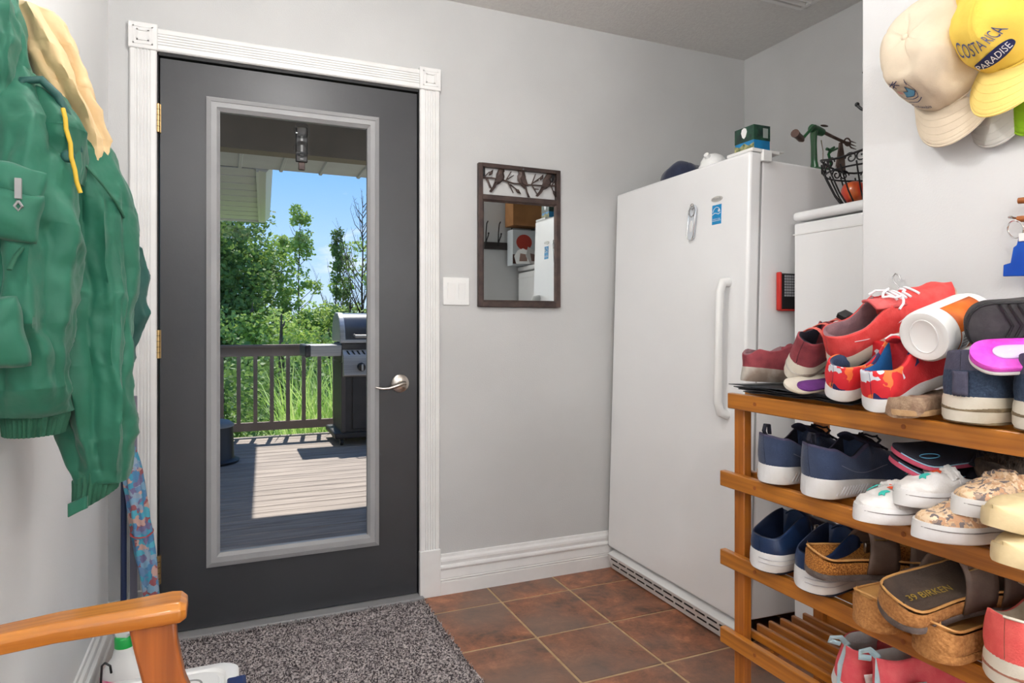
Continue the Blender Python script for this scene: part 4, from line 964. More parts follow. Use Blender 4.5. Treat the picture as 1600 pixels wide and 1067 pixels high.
obj('tread_ribs',b,c('dark_tread',(28,28,30),rough=.6),t); obj('heel_rim',B().tube([(s*.25,(1 if k%2 else 1)*outline(s,.098,rear=.84)*.93,-.001) for k,s in enumerate(stations(24))]+[(s*.25,-outline(s,.098,rear=.84)*.93,-.001) for s in stations(24)[::-1]],.0022,5,up=(0,0,1)),bpy.data.materials['dark_tread'],t)
t=thing('magenta_flip_flop','magenta and white flip-flop tucked under the black slipper sole','flip-flop',(1.105,.692,z+.104),Euler((R(38),R(-4),R(-44)),'XYZ'))
obj('sole',sole_b(.25,.086,.006,.006,.004,rear=.84,side=0),WR,t,ang=50); fb=obj('footbed',sole_b(.246,.084,.010,.010,.004,z0=.006,rear=.84,side=0),MAG,t,ang=50)
obj('strap',B().tube([(.10,-.040,.012),(.14,-.024,.030),(.19,0,.018),(.14,.024,.030),(.10,.040,.012)],.006,8,flat=.45,up=(0,0,1)),LILAC,t)
obj('arch_pad',sole_b(.13,.040,.004,.004,0,z0=.0145,side=0),LILAC,t,ang=60,loc=(.03,0,0))
t=thing('strap_sandal','white sandal with black and white straps behind the black slipper','sandal',(1.185,.660,z+.165),Euler((R(6),R(4),R(-48)),'XYZ'))
obj('footbed',sole_b(.24,.086,.020,.014,.006),WR,t); 
for s_,wd in ((.14,.010),(.60,.014)):
    obj('strap',B().tube([(s_*.24-.02*abs(q/10-.5),(q/10-.5)*.088,.016+.046*math.sin(PI*q/10)**.7) for q in range(11)],wd*.6,8,flat=.35,up=(0,0,1)),BLK,t)
    obj('strap_edging',B().tube([(s_*.24-.02*abs(q/10-.5)-wd*.55,(q/10-.5)*.088,.0165+.047*math.sin(PI*q/10)**.7) for q in range(11)],.0022,6,up=(0,0,1)),WR,t)
t=thing('purple_insole','purple and cream insole slipping down beside the red floral shoe','insole',(1.075,1.045,z+.030),Euler((R(24),R(-2),R(-10)),'XYZ'))
obj('cream_layer',sole_b(.22,.080,.006,.006,.003),SWd,t,ang=50); obj('purple_layer',sole_b(.15,.050,.004,.004,0,z0=.006),c('purple_cloth',(110,50,130),(96,42,116)),t,ang=50,loc=(.02,-.012,0))

# --- second shelf
z=SH[1]
for x,y,yw,lb in ((1.118,1.148,-3,'navy suede trainer with white sole on the second shelf, against the left post'),(1.112,1.018,-4,'navy suede trainer with white sole on the second shelf, right of its pair')):
    t,S_,rw=shoe('navy_trainer',lb,(x,y,z+.004),yw,0,0,L=.285,W=.112,up=NV,lin_=INK,sole=SW,h0=.040,h1=.024,heel=NVl,heel_s=-.1,pj_=6,rim=[(0,.070),(.10,.064),(.28,.044),(.48,.078)],vamp=[(.48,.082),(.75,.055),(1,.03)],s_o=.48,laces=INK,tongue=NVd,loop=INK,stitch=c('grey_thread',(120,124,146)),th=.010,rear=.84,cr=(.003,18,6),spring=.02,lean=.004)
    b=B()
    for k in range(26):
        s=.06+k*.03; 
        for sg in (-1,1):
            w=outline(s,.112*1.02,rear=.84); cy0=.008*math.sin(PI*min(1,s*1.1)); b.tube([(s*.285,cy0+sg*(w*1.0),.008),(s*.285+.012,cy0+sg*(w*1.0+.0006),.026)],.0009,4,up=(1,0,0))
    obj('sole_grooves',b,c('sole_shadow_grey',(200,198,204)),t)
# pink/navy sandals stacked
for k,lb in enumerate(('navy and rose flip-flop on the second shelf, lower of the stacked two','navy and rose flip-flop on the second shelf, upper of the stacked two')):
    t=thing('rose_flip_flop',lb,'flip-flop',(1.125,.835-.006*k,z+.088+.018*k),Euler((R(16),R(2-4*k),R(-12)),'XYZ'),'rose and navy flip-flops')
    def fb_(L,W,h,z0):
        b=sole_b(L,W,h,h*.8,.0,z0=z0,rear=.92)
        for i,v in enumerate(b.v): b.v[i]=v+Vector((0,0,.012*max(0,1-v.x/L/.25)**2*(1 if True else 0)+.10*abs(v.y)**2*10*.3))
        return b
    obj('sole',fb_(.25,.098,.009,0),PINK,t,ang=60); obj('footbed',fb_(.247,.094,.006,.009),INK,t,ang=60)
    obj('edge_line',B().tube([(s*.249,-outline(s,.098,rear=.92)*.99+.008*math.sin(PI*min(1,s*1.1)),.010+.012*max(0,1-s/.25)**2+3*.10*outline(s,.098,rear=.92)**2) for s in stations(22)],.0012,5,up=(0,0,1)),c('pale_blue_edge',(150,186,206)),t)
    if k: obj('insole_oval',B().tube([(.05+.020*math.cos(a),-.012+.008*math.sin(a),.018) for a in [2*PI*q/20 for q in range(21)]],.0009,5,up=(0,0,1)),LBL,t)
    obj('strap',B().tube([(.11,-.046,.012),(.15,-.026,.034),(.20,0,.016),(.15,.026,.034),(.11,.046,.012)],.007,8,flat=.4,up=(0,0,1)),INK,t)
def mule(name,lb,toe_,heel_,m,dec=None,zr=0,W=.088,bow=False,lin_=GREY,roll=0):
    tv,hv=Vector(toe_),Vector(heel_); d=tv-hv; L=.235; yw=math.degrees(math.atan2(d.y,d.x)); pt=math.degrees(math.asin(max(-1,min(1,d.z/L))))
    base=tv-d.normalized()*L
    t,S_,rw=shoe(name,lb,tuple(base),yw,pt,roll,L=L,W=W,up=m,lin_=lin_,sole=WR,h0=.028,h1=.028,rim=[(0,.006),(.3,.006),(.5,.016),(.56,.026)],vamp=[(.56,.034),(.72,.030),(.9,.014),(1,.004)],s_o=.56,th=.004,spring=.004,side=0,cr=(.006,28,zr),toe=.55,rear=.8)
    obj('welt_line',B().tube([(s*L,sg*outline(s,W*1.02,rear=.8,toe=.55)*1.002,.020+.004*max(0,(s-.7)/.3)**2) for sg in (1,) for s in stations(26)]+[(s*L,-outline(s,W*1.02,rear=.8,toe=.55)*1.002,.020+.004*max(0,(s-.7)/.3)**2) for s in stations(26)[::-1]],.0010,5,up=(0,0,1)),GREY,t)
    g=B()
    for k in range(5):
        s=.58+k*.022; g.tube([vampz(rw,S_,s,(q/10-.5)*W*.8,.001+.003*math.sin(q*2.3+k*2)) for q in range(11)],.0052,6,up=(0,0,1))
    obj('elastic_gathers',g,m,t)
    if dec:
        for col,ds,dy,a in dec:
            p=vampz(rw,S_,ds,dy,.003); bb=B()
            for q in range(3):
                aa=a+(q-1)*.8; bb.add([p,*[vampz(rw,S_,ds+math.cos(a_)*r_/L,max(-.036,min(.036,dy+math.sin(a_)*r_)),.0025) for a_,r_ in ((aa+.4,.009),(aa,.015),(aa-.4,.009))]],[(0,1,2,3)])
            obj('embroidered_petals',bb,col,t,solid=.001,smooth=False)
    return t
ORG=c('orange_thread',(238,92,50)); TEA=c('teal_thread',(60,190,176)); WCL=WFL
dc=[(ORG,.70,.010,.3),(TEA,.80,.004,1.2),(TEA,.76,-.018,-1.8),(ORG,.66,-.014,2.2)]
mule('white_mule','white slip-on with orange and teal petals, second shelf, lower of its pair',(1.045,.850,z+.004),(1.28,.815,z+.004),WCL,dc,2)
mule('white_mule','white slip-on with teal petals, stacked on its pair under the rose flip-flops',(1.085,.800,z+.040),(1.31,.770,z+.046),WCL,dc,5)
mule('rose_print_shoe','beige rose-print slip-on with white sole on the second shelf, lower of its pair',(1.045,.742,z+.006),(1.25,.655,z+.010),BFLO,None,8,lin_=INK)
mule('rose_print_shoe','beige rose-print slip-on with white sole, stacked above its pair',(1.085,.700,z+.050),(1.30,.640,z+.056),BFLO,None,4,lin_=INK)
for k,(p,lb) in enumerate((((1.03,.595,z+.004),'cream foam clog at the right edge of the second shelf, lower of two'),((1.035,.612,z+.052),'cream foam clog with a small bird mark at the right edge, upper of two'))):
    t,S_,rw=shoe('cream_clog',lb,(p[0]+.245,p[1]-.03,p[2]),172,0,0,L=.25,W=.094,up=CREAM,lin_=BEI,sole=CREAM,h0=.028,h1=.026,rim=[(0,.010),(.3,.010),(.5,.024)],vamp=[(.5,.028),(.8,.022),(1,.006)],s_o=.5,side=0,cr=(.002,20,1),cat='clog',toe=.6)
    if k: obj('bird_mark',B().tube([(.222,.028,.020),(.226,.024,.026),(.230,.020,.022),(.232,.016,.027)],.0016,5),M['darkmetal'],t)
t=thing('fur_slipper','dark brown fuzzy slipper behind the rose-print shoes on the second shelf','slipper',(1.215,.730,z+.088),(0,0,R(-14)))
obj('body',sole_b(.20,.086,.035,.03,.0).crumple(.012,30,9),c('dark_brown_fur',(60,50,44),(92,78,66),scale=50,bump=1.5,bs=120),t,ang=80)
fr=B(); r5=random.Random(6)
for k in range(900):
    x=r5.uniform(.01,.19); y=r5.uniform(-.036,.036); h=r5.uniform(.008,.018); dx,dy=r5.gauss(0,.008),r5.gauss(0,.008)
    fr.add([(x-.0009,y,.028),(x+.0009,y,.028),(x+dx,y+dy,.034+h)],[(0,1,2)])
stuff(obj('fur',fr,bpy.data.materials['dark_brown_fur'],t,fix=False,smooth=False)); obj('buckle',B().tube([(.06+.01*math.cos(a),.01*math.sin(a)-.02,.045) for a in [2*PI*q/14 for q in range(15)]],.0022,6),M['chrome'],t)

SLG=c('sole_line_grey',(196,194,198))
# --- third shelf
z=SH[2]
for x,y,lb in ((1.105,1.152,'navy foam clog with white sole on the third shelf, against the left post'),(1.105,1.022,'navy foam clog with white sole on the third shelf, partly under the cork sandal')):
    t,S_,rw=shoe('navy_clog',lb,(x,y,z+.004),2,0,0,L=.27,W=.112,up=CLOG,lin_=CLOGd,insole=CLOG,sole=SW,tread=INK,h0=.040,h1=.026,rim=[(0,.034),(.47,.080)],vamp=[(.47,.082),(.75,.062),(1,.03)],s_o=.47,th=.006,cr=(.0006,10,2),cat='clog',rear=.86)
    obj('heel_strap',B().tube([(.128-.004*abs(q/12-.5),(q/12-.5)*.104+.008,.055+.060*math.sin(PI*q/12)**.5) for q in range(13)],.0045,8,flat=.5,up=(0,0,1)),CLOG,t)
    obj('buckle',B().box(.118,.132,-.050,-.043,.074,.096),M['nickel'],t,bevel=.002)
    b=B()
    for q in (.010,.020): b.tube([(s*.27-.003*(s<.5),-outline(s,.112*1.02,rear=.86)*1.0+.008*math.sin(PI*min(1,s*1.1)),q+.008) for s in stations(24)],.0010,5,up=(0,0,1))
    obj('sole_line',b,SLG,t)
def sandal(name,lb,loc,yaw,pitch,roll,L=.27,W=.098,side_=CORK,foot=BRd,strapm=BRL,outs=EVA,straps=(.42,.72),h=.030,mark=False,sh=.062,mir=1):
    t=thing(name,lb,'sandal',loc,Euler((R(roll),-R(pitch),R(yaw)),'XYZ'))
    obj('outsole',sole_b(L,W*1.02,.014,.012,.006,rear=.86),outs,t,ang=50)
    def bed(z0,hh,Wk,m,nm,rimm):
        b=sole_b(L*.99,W*Wk,hh,hh*.9,.006,z0=z0,rear=.86)
        for i,v in enumerate(b.v):
            if v.z>z0+hh*.8: kk=min(1,abs(v.y-.008*math.sin(PI*min(1,v.x/L*1.1)))/max(.002,.9*outline(min(.985,max(.015,v.x/L)),W*Wk,rear=.86)))**4; kk=1 if v.x<.045*L or v.x>.965*L else max(kk,max(0,1-(v.x/L-.045)/.05)); b.v[i]=v+Vector((0,0,-.013*(1-kk)+.008*kk+.010*max(0,1-v.x/L/.14)**2*kk))
        return obj(nm,b,m,t,ang=60)
    bed(.012,h-.012,1.0,side_,'cork_bed',1); 
    # sunken footbed
    b=B().grid(lambda u,v:Vector((L*(.025+.95*(.5-.5*math.cos(PI*u))),.008*math.sin(PI*min(1,u*1.1))+(2*v-1)*max(.0004,outline(.02+.96*(.5-.5*math.cos(PI*u)),W,rear=.86)*.90),h-.003+.017*abs(2*v-1)**3+.016*max(0,1-u/.14)**2+.010*max(0,(u-.75)/.25)**2)),30,13)
    obj('footbed',b,foot,t,ang=80)
    rm=B().tube([(s*L*.985+.002,.008*math.sin(PI*min(1,s*1.1))+outline(s,W,rear=.86)*.93,h+.013+.011*max(0,1-s/.14)**2) for s in stations(26)]+[(s*L*.985+.002,.008*math.sin(PI*min(1,s*1.1))-outline(s,W,rear=.86)*.93,h+.013+.011*max(0,1-s/.14)**2) for s in stations(26)[::-1]],.0022,6,up=(0,0,1))
    obj('rim',rm,TANL,t)
    for k,s0 in enumerate(straps):
        wd=.052
        def st(u,v,s0=s0):
            a=PI*v; w=outline(s0+.05*0,W,rear=.86)
            return Vector((s0*L+(u-.5)*wd*(1+.25*abs(2*v-1))+.010*math.sin(a),.008+(w+.003)*math.cos(a)*(1.0 if math.sin(a)>.3 else 1),h*.55+(sh+.004*k)*max(0,math.sin(a))**.75))
        so=obj('strap',B().grid(st,6,19),strapm,t,solid=.0035,ang=80)
        if k==0 or len(straps)==1: obj('buckle',B().tube([(s0*L+x_,.008+y_,h*.55+sh*.86) for x_,y_ in ((-.012,-.030),(.012,-.030),(.012,-.022),(-.012,-.022),(-.012,-.030))],.0016,6),M['brass'],so)
    if mark:
        tx=text('39 BIRKEN',.019); tx.xf(Matrix.Translation((.085,.004,h+.0012))@Matrix.Rotation(R(0),4,'Z')); obj('gold_lettering',tx,mat('gold_print',(170,140,50),rough=.5),t,fix=False,smooth=False)
    return t
sandal('cork_sandal','brown strap sandal with worn crumbling cork, resting on the navy clog',(1.085,1.000,z+.050),-20,-2,5,side_=CORKw,foot=CORKw,straps=(.50,.80),sh=.075)
sandal('tan_cork_sandal','tan leather cork sandal under the brown sandal, heel showing at its left',(1.062,.852,z+.004),-3,0,0,foot=TANL,outs=CORK,side_=CORK,h=.040,strapm=BRL,straps=(.6,))
sandal('tan_cork_sandal','tan leather cork sandal half hidden under the large brown sandal, nearer the coral shoe',(1.062,.735,z+.004),-3,0,0,foot=TANL,outs=CORK,side_=CORK,h=.040,strapm=BRL,straps=(.6,))
sandal('cork_sandal','large brown strap sandal with dark footbed and gold lettering, third shelf',(1.035,.785,z+.050),-13,9,17,L=.285,W=.108,side_=CORK,foot=BRd,straps=(.50,.74),mark=True,sh=.080)
t,S_,rw=shoe('coral_shoe','coral canvas shoe with cream sole on the third shelf at the right edge',(1.085,.628,z+.006),-4,0,0,L=.27,W=.108,up=CORAL,lin_=BEI,sole=SWd,band=c('brown_red_sole',(160,104,84)),h0=.040,h1=.026,rim=[(0,.066),(.25,.05),(.5,.07)],rear=.88,s_o=.5,laces=WHT,tongue=BEI,th=.009,cr=(.003,18,7))
obj('piping',B().tube([(rw[i][8][0]-.002,rw[i][8][1],rw[i][8][2]+.001) for i in range(20)],.0022,6,up=(0,0,1)),SWd,t)
obj('beige_tongue',B().grid(lambda u,v:Vector((.075+.075*u,.030-.062*v,.112+.045*(1-u)**.8-.018*(2*v-1)**2)),12,12),BEI,t,solid=.006)

# --- fourth shelf: coral pink boots with pale blue ribbon trim
z=SH[3]
for k,(x,y,rl,yw,lb) in enumerate(((1.150,.985,16,-14,'coral pink canvas shoe with pale blue ribbon, lowest shelf, left of pair'),(1.145,.880,-6,-10,'coral pink canvas shoe with pale blue ribbon, lowest shelf, right of pair'))):
    t,S_,rw=shoe('coral_pink_shoe',lb,(x,y,z+.006),yw,0,rl,L=.24,W=.096,up=CPINK,lin_=WFL,sole=SW,h0=.022,h1=.018,rim=[(0,.085),(.25,.082),(.48,.086)],vamp=[(.48,.086),(.75,.05),(1,.02)],s_o=.48,cr=(.006,18,3+k))
    obj('ribbon',B().tube([(.002,-.004,.015),(-.004,-.002,.06),(.004,.0,.106)],.007,8,flat=.35,up=(0,1,0)),LBLU,t)
    obj('ribbon_loop',B().tube([(.004,0,.104),(-.010,.006,.118),(-.026,.012,.114),(-.026,.014,.104),(-.008,.006,.102)],.0065,8,flat=.4,up=(0,1,.3)),LBLU,t)
    obj('side_panel',B().grid(lambda u,v:Vector((.03+.05*u-.015*v,-.0475-.002+.004*v,.026+.045*v)),6,6),WFL,t,solid=.002)
t=tag(obj('loose_paper',B().box(1.18,1.42,.93,1.09,.0,.0) if False else B().box(1.22,1.36,.98,1.17,SH[3]-.19,SH[3]-.188),M['white_plastic']),'sheet of white paper glimpsed below the slats of the lowest shelf','paper')
# ================================================================ LEFT SIDE: COAT, UMBRELLA, STICK, BOTTLE, BIN, CHAIR
M['coat']=mat('green_nylon',(28,96,74),(38,112,88),rough=.55,spec=.35,scale=5,bump=.7,bs=13,bd=.012,sheen=.15)
M['coatd']=mat('dark_green_knit',(34,88,66),(42,100,76),rough=.8,scale=30,bump=.6,bs=120)
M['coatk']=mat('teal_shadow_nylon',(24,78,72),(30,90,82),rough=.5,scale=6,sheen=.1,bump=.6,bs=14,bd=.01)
M['lining']=mat('tan_lining',(216,186,138),(224,196,150),rough=.6,scale=8,bump=.7,bs=16,bd=.012,sheen=.1)
def drape(rings,n=72,folds=(),rnd=.006,sc=9,seed=0,m=60,cap_=True):
    """lofted cloth tube. rings: (t, cx, cy, cz, rx, ry); folds: (angle, depth, width, phase, t0, t1)"""
    ts=[r[0] for r in rings]; ch=lambda k,t:lerp([(r[0],r[k]) for r in rings],t)
    b=B(); v=[];f=[]
    for i in range(m):
        t=i/(m-1); c0=Vector((ch(1,t),ch(2,t),ch(3,t))); rx,ry=ch(4,t),ch(5,t)
        for k in range(n):
            a=2*PI*k/n; d=1.0
            for (fa,dp,wd,ph,t0,t1) in folds:
                if t0<=t<=t1:
                    e=math.sin(PI*(t-t0)/(t1-t0))**.5; aa=(a-R(fa)-ph*(t-t0)+PI)%(2*PI)-PI
                    d+=dp*e*math.exp(-(abs(aa)/wd)**1.15)
            p=c0+Vector((rx*d*math.cos(a),ry*d*math.sin(a),0))
            q=noise.noise_vector(p*sc+Vector((seed,0,seed)))*rnd+noise.noise_vector(p*sc*2.6+Vector((seed,5,seed)))*rnd*.45
            rg_=noise.noise(Vector((p.x*7+seed,p.y*7,p.z*3.2))); rg2=noise.noise(Vector((p.x*13,p.y*13+seed,p.z*9+p.x*8)))
            q+=Vector((math.cos(a),math.sin(a),0))*rnd*(4.2*(.30-abs(rg_))+2.6*(.25-abs(rg2))+1.0*(.2-abs(noise.noise(p*30))))
            # diagonal drag lines
            q+=Vector((1,1,0))*rnd*.5*math.sin(p.z*38+a*3+4*noise.noise(p*6))*(.4+.6*noise.noise(p*4+Vector((9,9,9))))
            v.append(p+q)
    for i in range(m-1):
        for k in range(n): f.append((i*n+k,i*n+(k+1)%n,(i+1)*n+(k+1)%n,(i+1)*n+k))
    if cap_: f.append(tuple(range(n-1,-1,-1))); f.append(tuple((m-1)*n+k for k in range(n)))
    return b.add(v,f)
hk=thing('wall_hook','dark coat hook on the left wall holding up the green jacket','hook',(XL,1.43,1.66))
obj('plate',B().box(XL,XL+.008,1.415,1.445,1.60,1.70),M['black'],hk,world=True,bevel=.002)
obj('hook',B().tube([(XL+.006,1.43,1.64),(XL+.03,1.43,1.62),(XL+.05,1.43,1.63),(XL+.056,1.43,1.655)],.006,10),M['black'],hk,world=True)
jk=thing('green_jacket','green nylon jacket with tan lining hanging on the left wall, sleeve pointing down','jacket',(XL+.05,1.43,1.62))
def jo(n_,b,m,**k): return obj(n_,b,m,jk,world=True,ang=70,**k)
# right sleeve (nearest the door)
jo('sleeve',drape([(0,-.283,1.43,1.475,.030,.050),(.10,-.262,1.43,1.420,.062,.075),(.24,-.240,1.42,1.32,.070,.076),(.45,-.232,1.41,1.16,.074,.074),(.62,-.230,1.40,1.03,.070,.070),(.80,-.220,1.40,.90,.058,.060),(.92,-.214,1.40,.845,.046,.050),(1,-.213,1.40,.822,.038,.044)],
    folds=[(-62,.20,.08,.25,.12,.95),(-84,-.22,.12,.2,.12,.95),(-40,.18,.07,-.3,.2,1),(-22,-.14,.10,-.3,.15,1),(-110,.14,.09,.3,.2,.9),(10,.12,.15,.4,.1,.8),(-130,-.15,.15,0,.1,1)],rnd=.006,seed=2,m=110,n=110),M['coat'])
b=drape([(0,-.213,1.40,.842,.040,.046),(.3,-.213,1.40,.826,.040,.045),(1,-.219,1.395,.785,.034,.040)],rnd=.001,m=26,n=96)
for i,v in enumerate(b.v):
    k=i%96; a=2*PI*k/96; b.v[i]=v+Vector((math.cos(a),math.sin(a),0))*.0022*math.sin(k*PI/2.0)
b.v=[v+Vector((0,0,(v.x+.216)*.55)) for v in b.v]
jo('cuff',b,M['coatd'])
jo('cuff_tab',B().grid(lambda u,v:Vector((-.252+.028*u,1.351+.004*math.sin(3*u),.790+.012*u-.022*v)),6,8),M['coat'],solid=.006)
# back panel/body beyond the sleeve, and second sleeve edge near the wall
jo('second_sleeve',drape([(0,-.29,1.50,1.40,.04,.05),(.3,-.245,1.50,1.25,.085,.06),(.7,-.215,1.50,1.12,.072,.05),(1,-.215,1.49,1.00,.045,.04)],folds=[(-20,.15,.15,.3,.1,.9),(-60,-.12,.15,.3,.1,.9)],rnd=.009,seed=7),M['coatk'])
jo('body',drape([(0,-.325,1.36,1.52,.035,.06),(.15,-.302,1.34,1.43,.062,.09),(.35,-.300,1.31,1.26,.068,.11),(.6,-.304,1.30,1.10,.064,.11),(.82,-.300,1.31,1.00,.058,.085),(1,-.293,1.33,.955,.042,.055)],
    folds=[(-75,.14,.14,.5,.1,.9),(-50,-.12,.14,.3,.1,.9),(-95,-.14,.12,-.4,.2,1),(-20,.12,.16,-.2,.1,1),(20,-.1,.2,0,0,1)],rnd=.009,seed=4,m=90,n=100),M['coat'])
b=drape([(0,-.293,1.33,.965,.044,.058),(.5,-.293,1.33,.948,.047,.060),(1,-.295,1.33,.918,.041,.052)],rnd=.001,m=18,n=180)
for i,v in enumerate(b.v):
    k=i%180; a=2*PI*k/180; b.v[i]=v+Vector((math.cos(a),math.sin(a),0))*.0026*math.sin(k*PI/2.2)
jo('hem_band',b,M['coatd'])
# collar/hood and tan lining
jo('hood',drape([(0,-.318,1.36,1.515,.018,.03),(.2,-.303,1.35,1.49,.045,.055),(.6,-.285,1.34,1.42,.066,.075),(1,-.280,1.34,1.335,.058,.068)],folds=[(-70,.15,.2,.4,.1,1),(-110,-.12,.2,0,0,1)],rnd=.007,seed=11,m=50),M['coat'])
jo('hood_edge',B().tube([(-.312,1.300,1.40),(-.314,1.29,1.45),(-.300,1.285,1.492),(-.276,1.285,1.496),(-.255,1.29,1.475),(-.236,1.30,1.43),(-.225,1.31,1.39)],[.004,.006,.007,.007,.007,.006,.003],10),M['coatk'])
jo('lining',drape([(0,-.322,1.41,1.662,.012,.02),(.12,-.312,1.40,1.645,.030,.04),(.35,-.292,1.40,1.585,.042,.045),(.6,-.262,1.40,1.52,.042,.045),(.85,-.230,1.40,1.44,.034,.035),(1,-.218,1.40,1.385,.010,.02)],folds=[(-90,.35,.12,.5,0,1),(-60,-.25,.14,.5,0,1),(-35,.3,.12,.3,0,1),(-115,-.2,.15,.6,0,1)],rnd=.009,seed=21,m=60),M['lining'])
jo('collar',drape([(0,-.352,1.34,1.665,.010,.02),(.15,-.345,1.33,1.645,.028,.04),(.5,-.338,1.31,1.55,.030,.045),(.8,-.340,1.30,1.46,.028,.04),(1,-.345,1.29,1.38,.012,.02)],folds=[(-60,.3,.15,.3,0,1),(-30,-.25,.15,.3,0,1),(-90,.2,.12,.6,0,1)],rnd=.009,seed=25,m=50),M['coat'])
jo('drawstring',B().tube([(-.243,1.266,1.448),(-.239,1.262,1.432),(-.238,1.262,1.415),(-.232,1.262,1.392),(-.231,1.262,1.370),(-.226,1.262,1.350),(-.224,1.264,1.332),(-.219,1.266,1.314)],.0034,8),mat('yellow_cord',(214,176,50),rough=.6))
jo('snap_button',B().lathe([(.001,0),(.010,0),(.010,-.004),(.006,-.006),(.001,-.006)],18,(-.236,1.268,1.372),'Y'),M['coatk'])
jo('sleeve_seam',B().tube([(-.246,1.345,1.40),(-.222,1.338,1.372),(-.200,1.345,1.345),(-.182,1.362,1.318),(-.172,1.385,1.295)],.0035,8,flat=.6),M['coatd'])
# pockets and zip
def patch(x,z,w_,h_,y,rot,nm,m=None,bul=.012,seed=0):
    b=B().grid(lambda u,v:Vector(((u-.5)*w_,-bul*(math.sin(PI*u)*math.sin(PI*v))**.5,(v-.5)*h_)),18,18); b.crumple(.006,30,seed)
    b.xf(Matrix.Translation((x,y,z))@Matrix.Rotation(R(rot),4,'Y')); return jo(nm,b,m or M['coat'],solid=.004)
patch(-.305,1.315,.105,.050,1.203,12,'pocket_flap',seed=3); patch(-.308,1.265,.10,.075,1.198,8,'pocket',seed=5,bul=.02)
patch(-.318,1.085,.085,.10,1.185,-8,'lower_pocket',seed=8,bul=.024)
jo('zip_pull',B().box(-.286,-.278,1.178,1.184,1.285,1.315).tube([(-.282,1.181,1.282),(-.277,1.181,1.274),(-.282,1.181,1.268),(-.287,1.181,1.274),(-.282,1.181,1.282)],.002,6),M['grey_plastic'])
jo('zip_tape',B().tube([(-.345,1.158,1.125),(-.33,1.155,1.135),(-.30,1.158,1.15)],.004,8,flat=.6),M['grey_plastic'])
jo('seam',B().tube([(-.245,1.318,1.285),(-.262,1.262,1.262),(-.275,1.225,1.235),(-.288,1.19,1.20),(-.292,1.178,1.18)],.004,8,flat=.6),M['coatd'])
t=thing('navy_garment','navy garment end hanging behind the jacket at the left edge','garment',(XL+.02,1.42,.99))
obj('cloth',drape([(0,XL+.02,1.46,1.30,.014,.05),(1,XL+.018,1.45,.955,.014,.028)],rnd=.003,seed=3,m=20,n=30),M['navycloth'],t,world=True)

# folded umbrella, navy stick
um=thing('folded_umbrella','folded umbrella in blue and red patterned cloth leaning in the left corner beside the door','umbrella',(-.215,2.46,0))
d0,d1=Vector((-.203,2.47,.03)),Vector((-.300,2.47,.74))
b=B(); pts=[d0.lerp(d1,k/30) for k in range(31)]; rd=[lerp([(0,.006),(.12,.020),(.5,.028),(.85,.026),(1,.012)],k/30) for k in range(31)]
b.tube(pts,rd,36)
for i,v in enumerate(b.v):
    k=i%36; s_=i//36; ax=pts[min(s_,30)]; dd=(v-ax); b.v[i]=ax+dd*(1+.16*math.sin(k*PI/36*2*6+s_*.25))+noise.noise_vector(v*25)*.003
obj('canopy',b,spots('painted_umbrella_cloth',[(70,160,190),(130,172,200),(160,90,96),(110,146,184),(84,176,198),(206,166,154),(120,112,150),(80,136,180),(150,170,190)],scale=52,rough=.6),um,world=True,ang=80)
obj('tip',B().tube([d0,d0+(d0-d1)*.035],[.005,.002],10),M['black'],um,world=True)
obj('handle',B().tube([d1,d1+(d1-d0)*.10],[.010,.011],14).ball(d1+(d1-d0)*.11,.013),M['black'],um,world=True)
obj('tie_strap',B().tube([d0.lerp(d1,.55)+Vector((.031*math.cos(a),.031*math.sin(a),.01*math.sin(a))) for a in [2*PI*k/20 for k in range(21)]],.004,6,flat=.4),mat('red_cloth',(170,70,70),rough=.7),um,world=True)
t=thing('navy_pole','slim navy pole standing in the left corner beside the umbrella','pole',(-.312,2.50,0))
obj('shaft',B().tube([(-.312,2.50,0.01),(-.313,2.515,.9)],.009,14),mat('navy_metal',(34,48,84),rough=.35),t,world=True); obj('foot',B().cyl((-.312,2.50,0),(-.312,2.50,.03),.012),M['black'],t,world=True)
obj('grip',B().cyl((-.313,2.513,.8),(-.313,2.516,.92),.012),M['black'],t,world=True)
t=tag(obj('casing_shade_strip',B().box(-.300,-.278,2.545,2.553,0.0,.86),mat('casing_shade_grey',(138,134,148),rough=.6),bevel=.002),'narrow strip painted as the shaded side of the door casing beside the navy pole','board')  # grey strip stands in for shade on the side of the casing

# spray bottle
sb=thing('spray_bottle','white spray bottle with green neck and pink label on the floor by the left wall','bottle',(-.268,2.16,0),(0,0,R(-25))); sb.scale=(1.12,)*3
def sq(r,z,ex=1.0): return (r,z)
prof=[(.0,0),(.042,0),(.047,.006),(.048,.075),(.046,.10),(.036,.122),(.024,.140),(.020,.158),(.019,.172),(.015,.174),(.001,.174)]
b=B().lathe(prof,36)
for i,v in enumerate(b.v): b.v[i]=Vector((v.x*1.22 if v.z<.16 else v.x,v.y*.82 if v.z<.13 else v.y,v.z))
obj('body',b,M['white_plastic'],sb,ang=60)
obj('collar',B().lathe([(.001,.168),(.0215,.168),(.022,.190),(.019,.194),(.001,.194)],28),mat('green_collar',(38,180,84),rough=.4),sb)
tr=obj('trigger_head',B().prism([(-.040,.208),(-.030,.224),(.030,.226),(.048,.220),(.048,.205),(.016,.203),(.014,.192),(-.014,.192),(-.018,.203)],-.012,.012,'Y'),M['white_plastic'],sb,bevel=.003)
obj('trigger',B().tube([(.030,0,.206),(.040,0,.19),(.038,0,.168),(.046,0,.152)],[.006,.006,.005,.004],8),mat('green_trigger',(60,190,90),rough=.4),sb)
lb_=B().grid(lambda u,v:Vector((.0595*math.cos(-2.6+2.0*u),.0400*math.sin(-2.6+2.0*u),.045+.053*v)),14,4); lo=obj('label',lb_,mat('pink_label',(226,110,150),(244,200,214),rough=.5,scale=30),sb,solid=.0004)
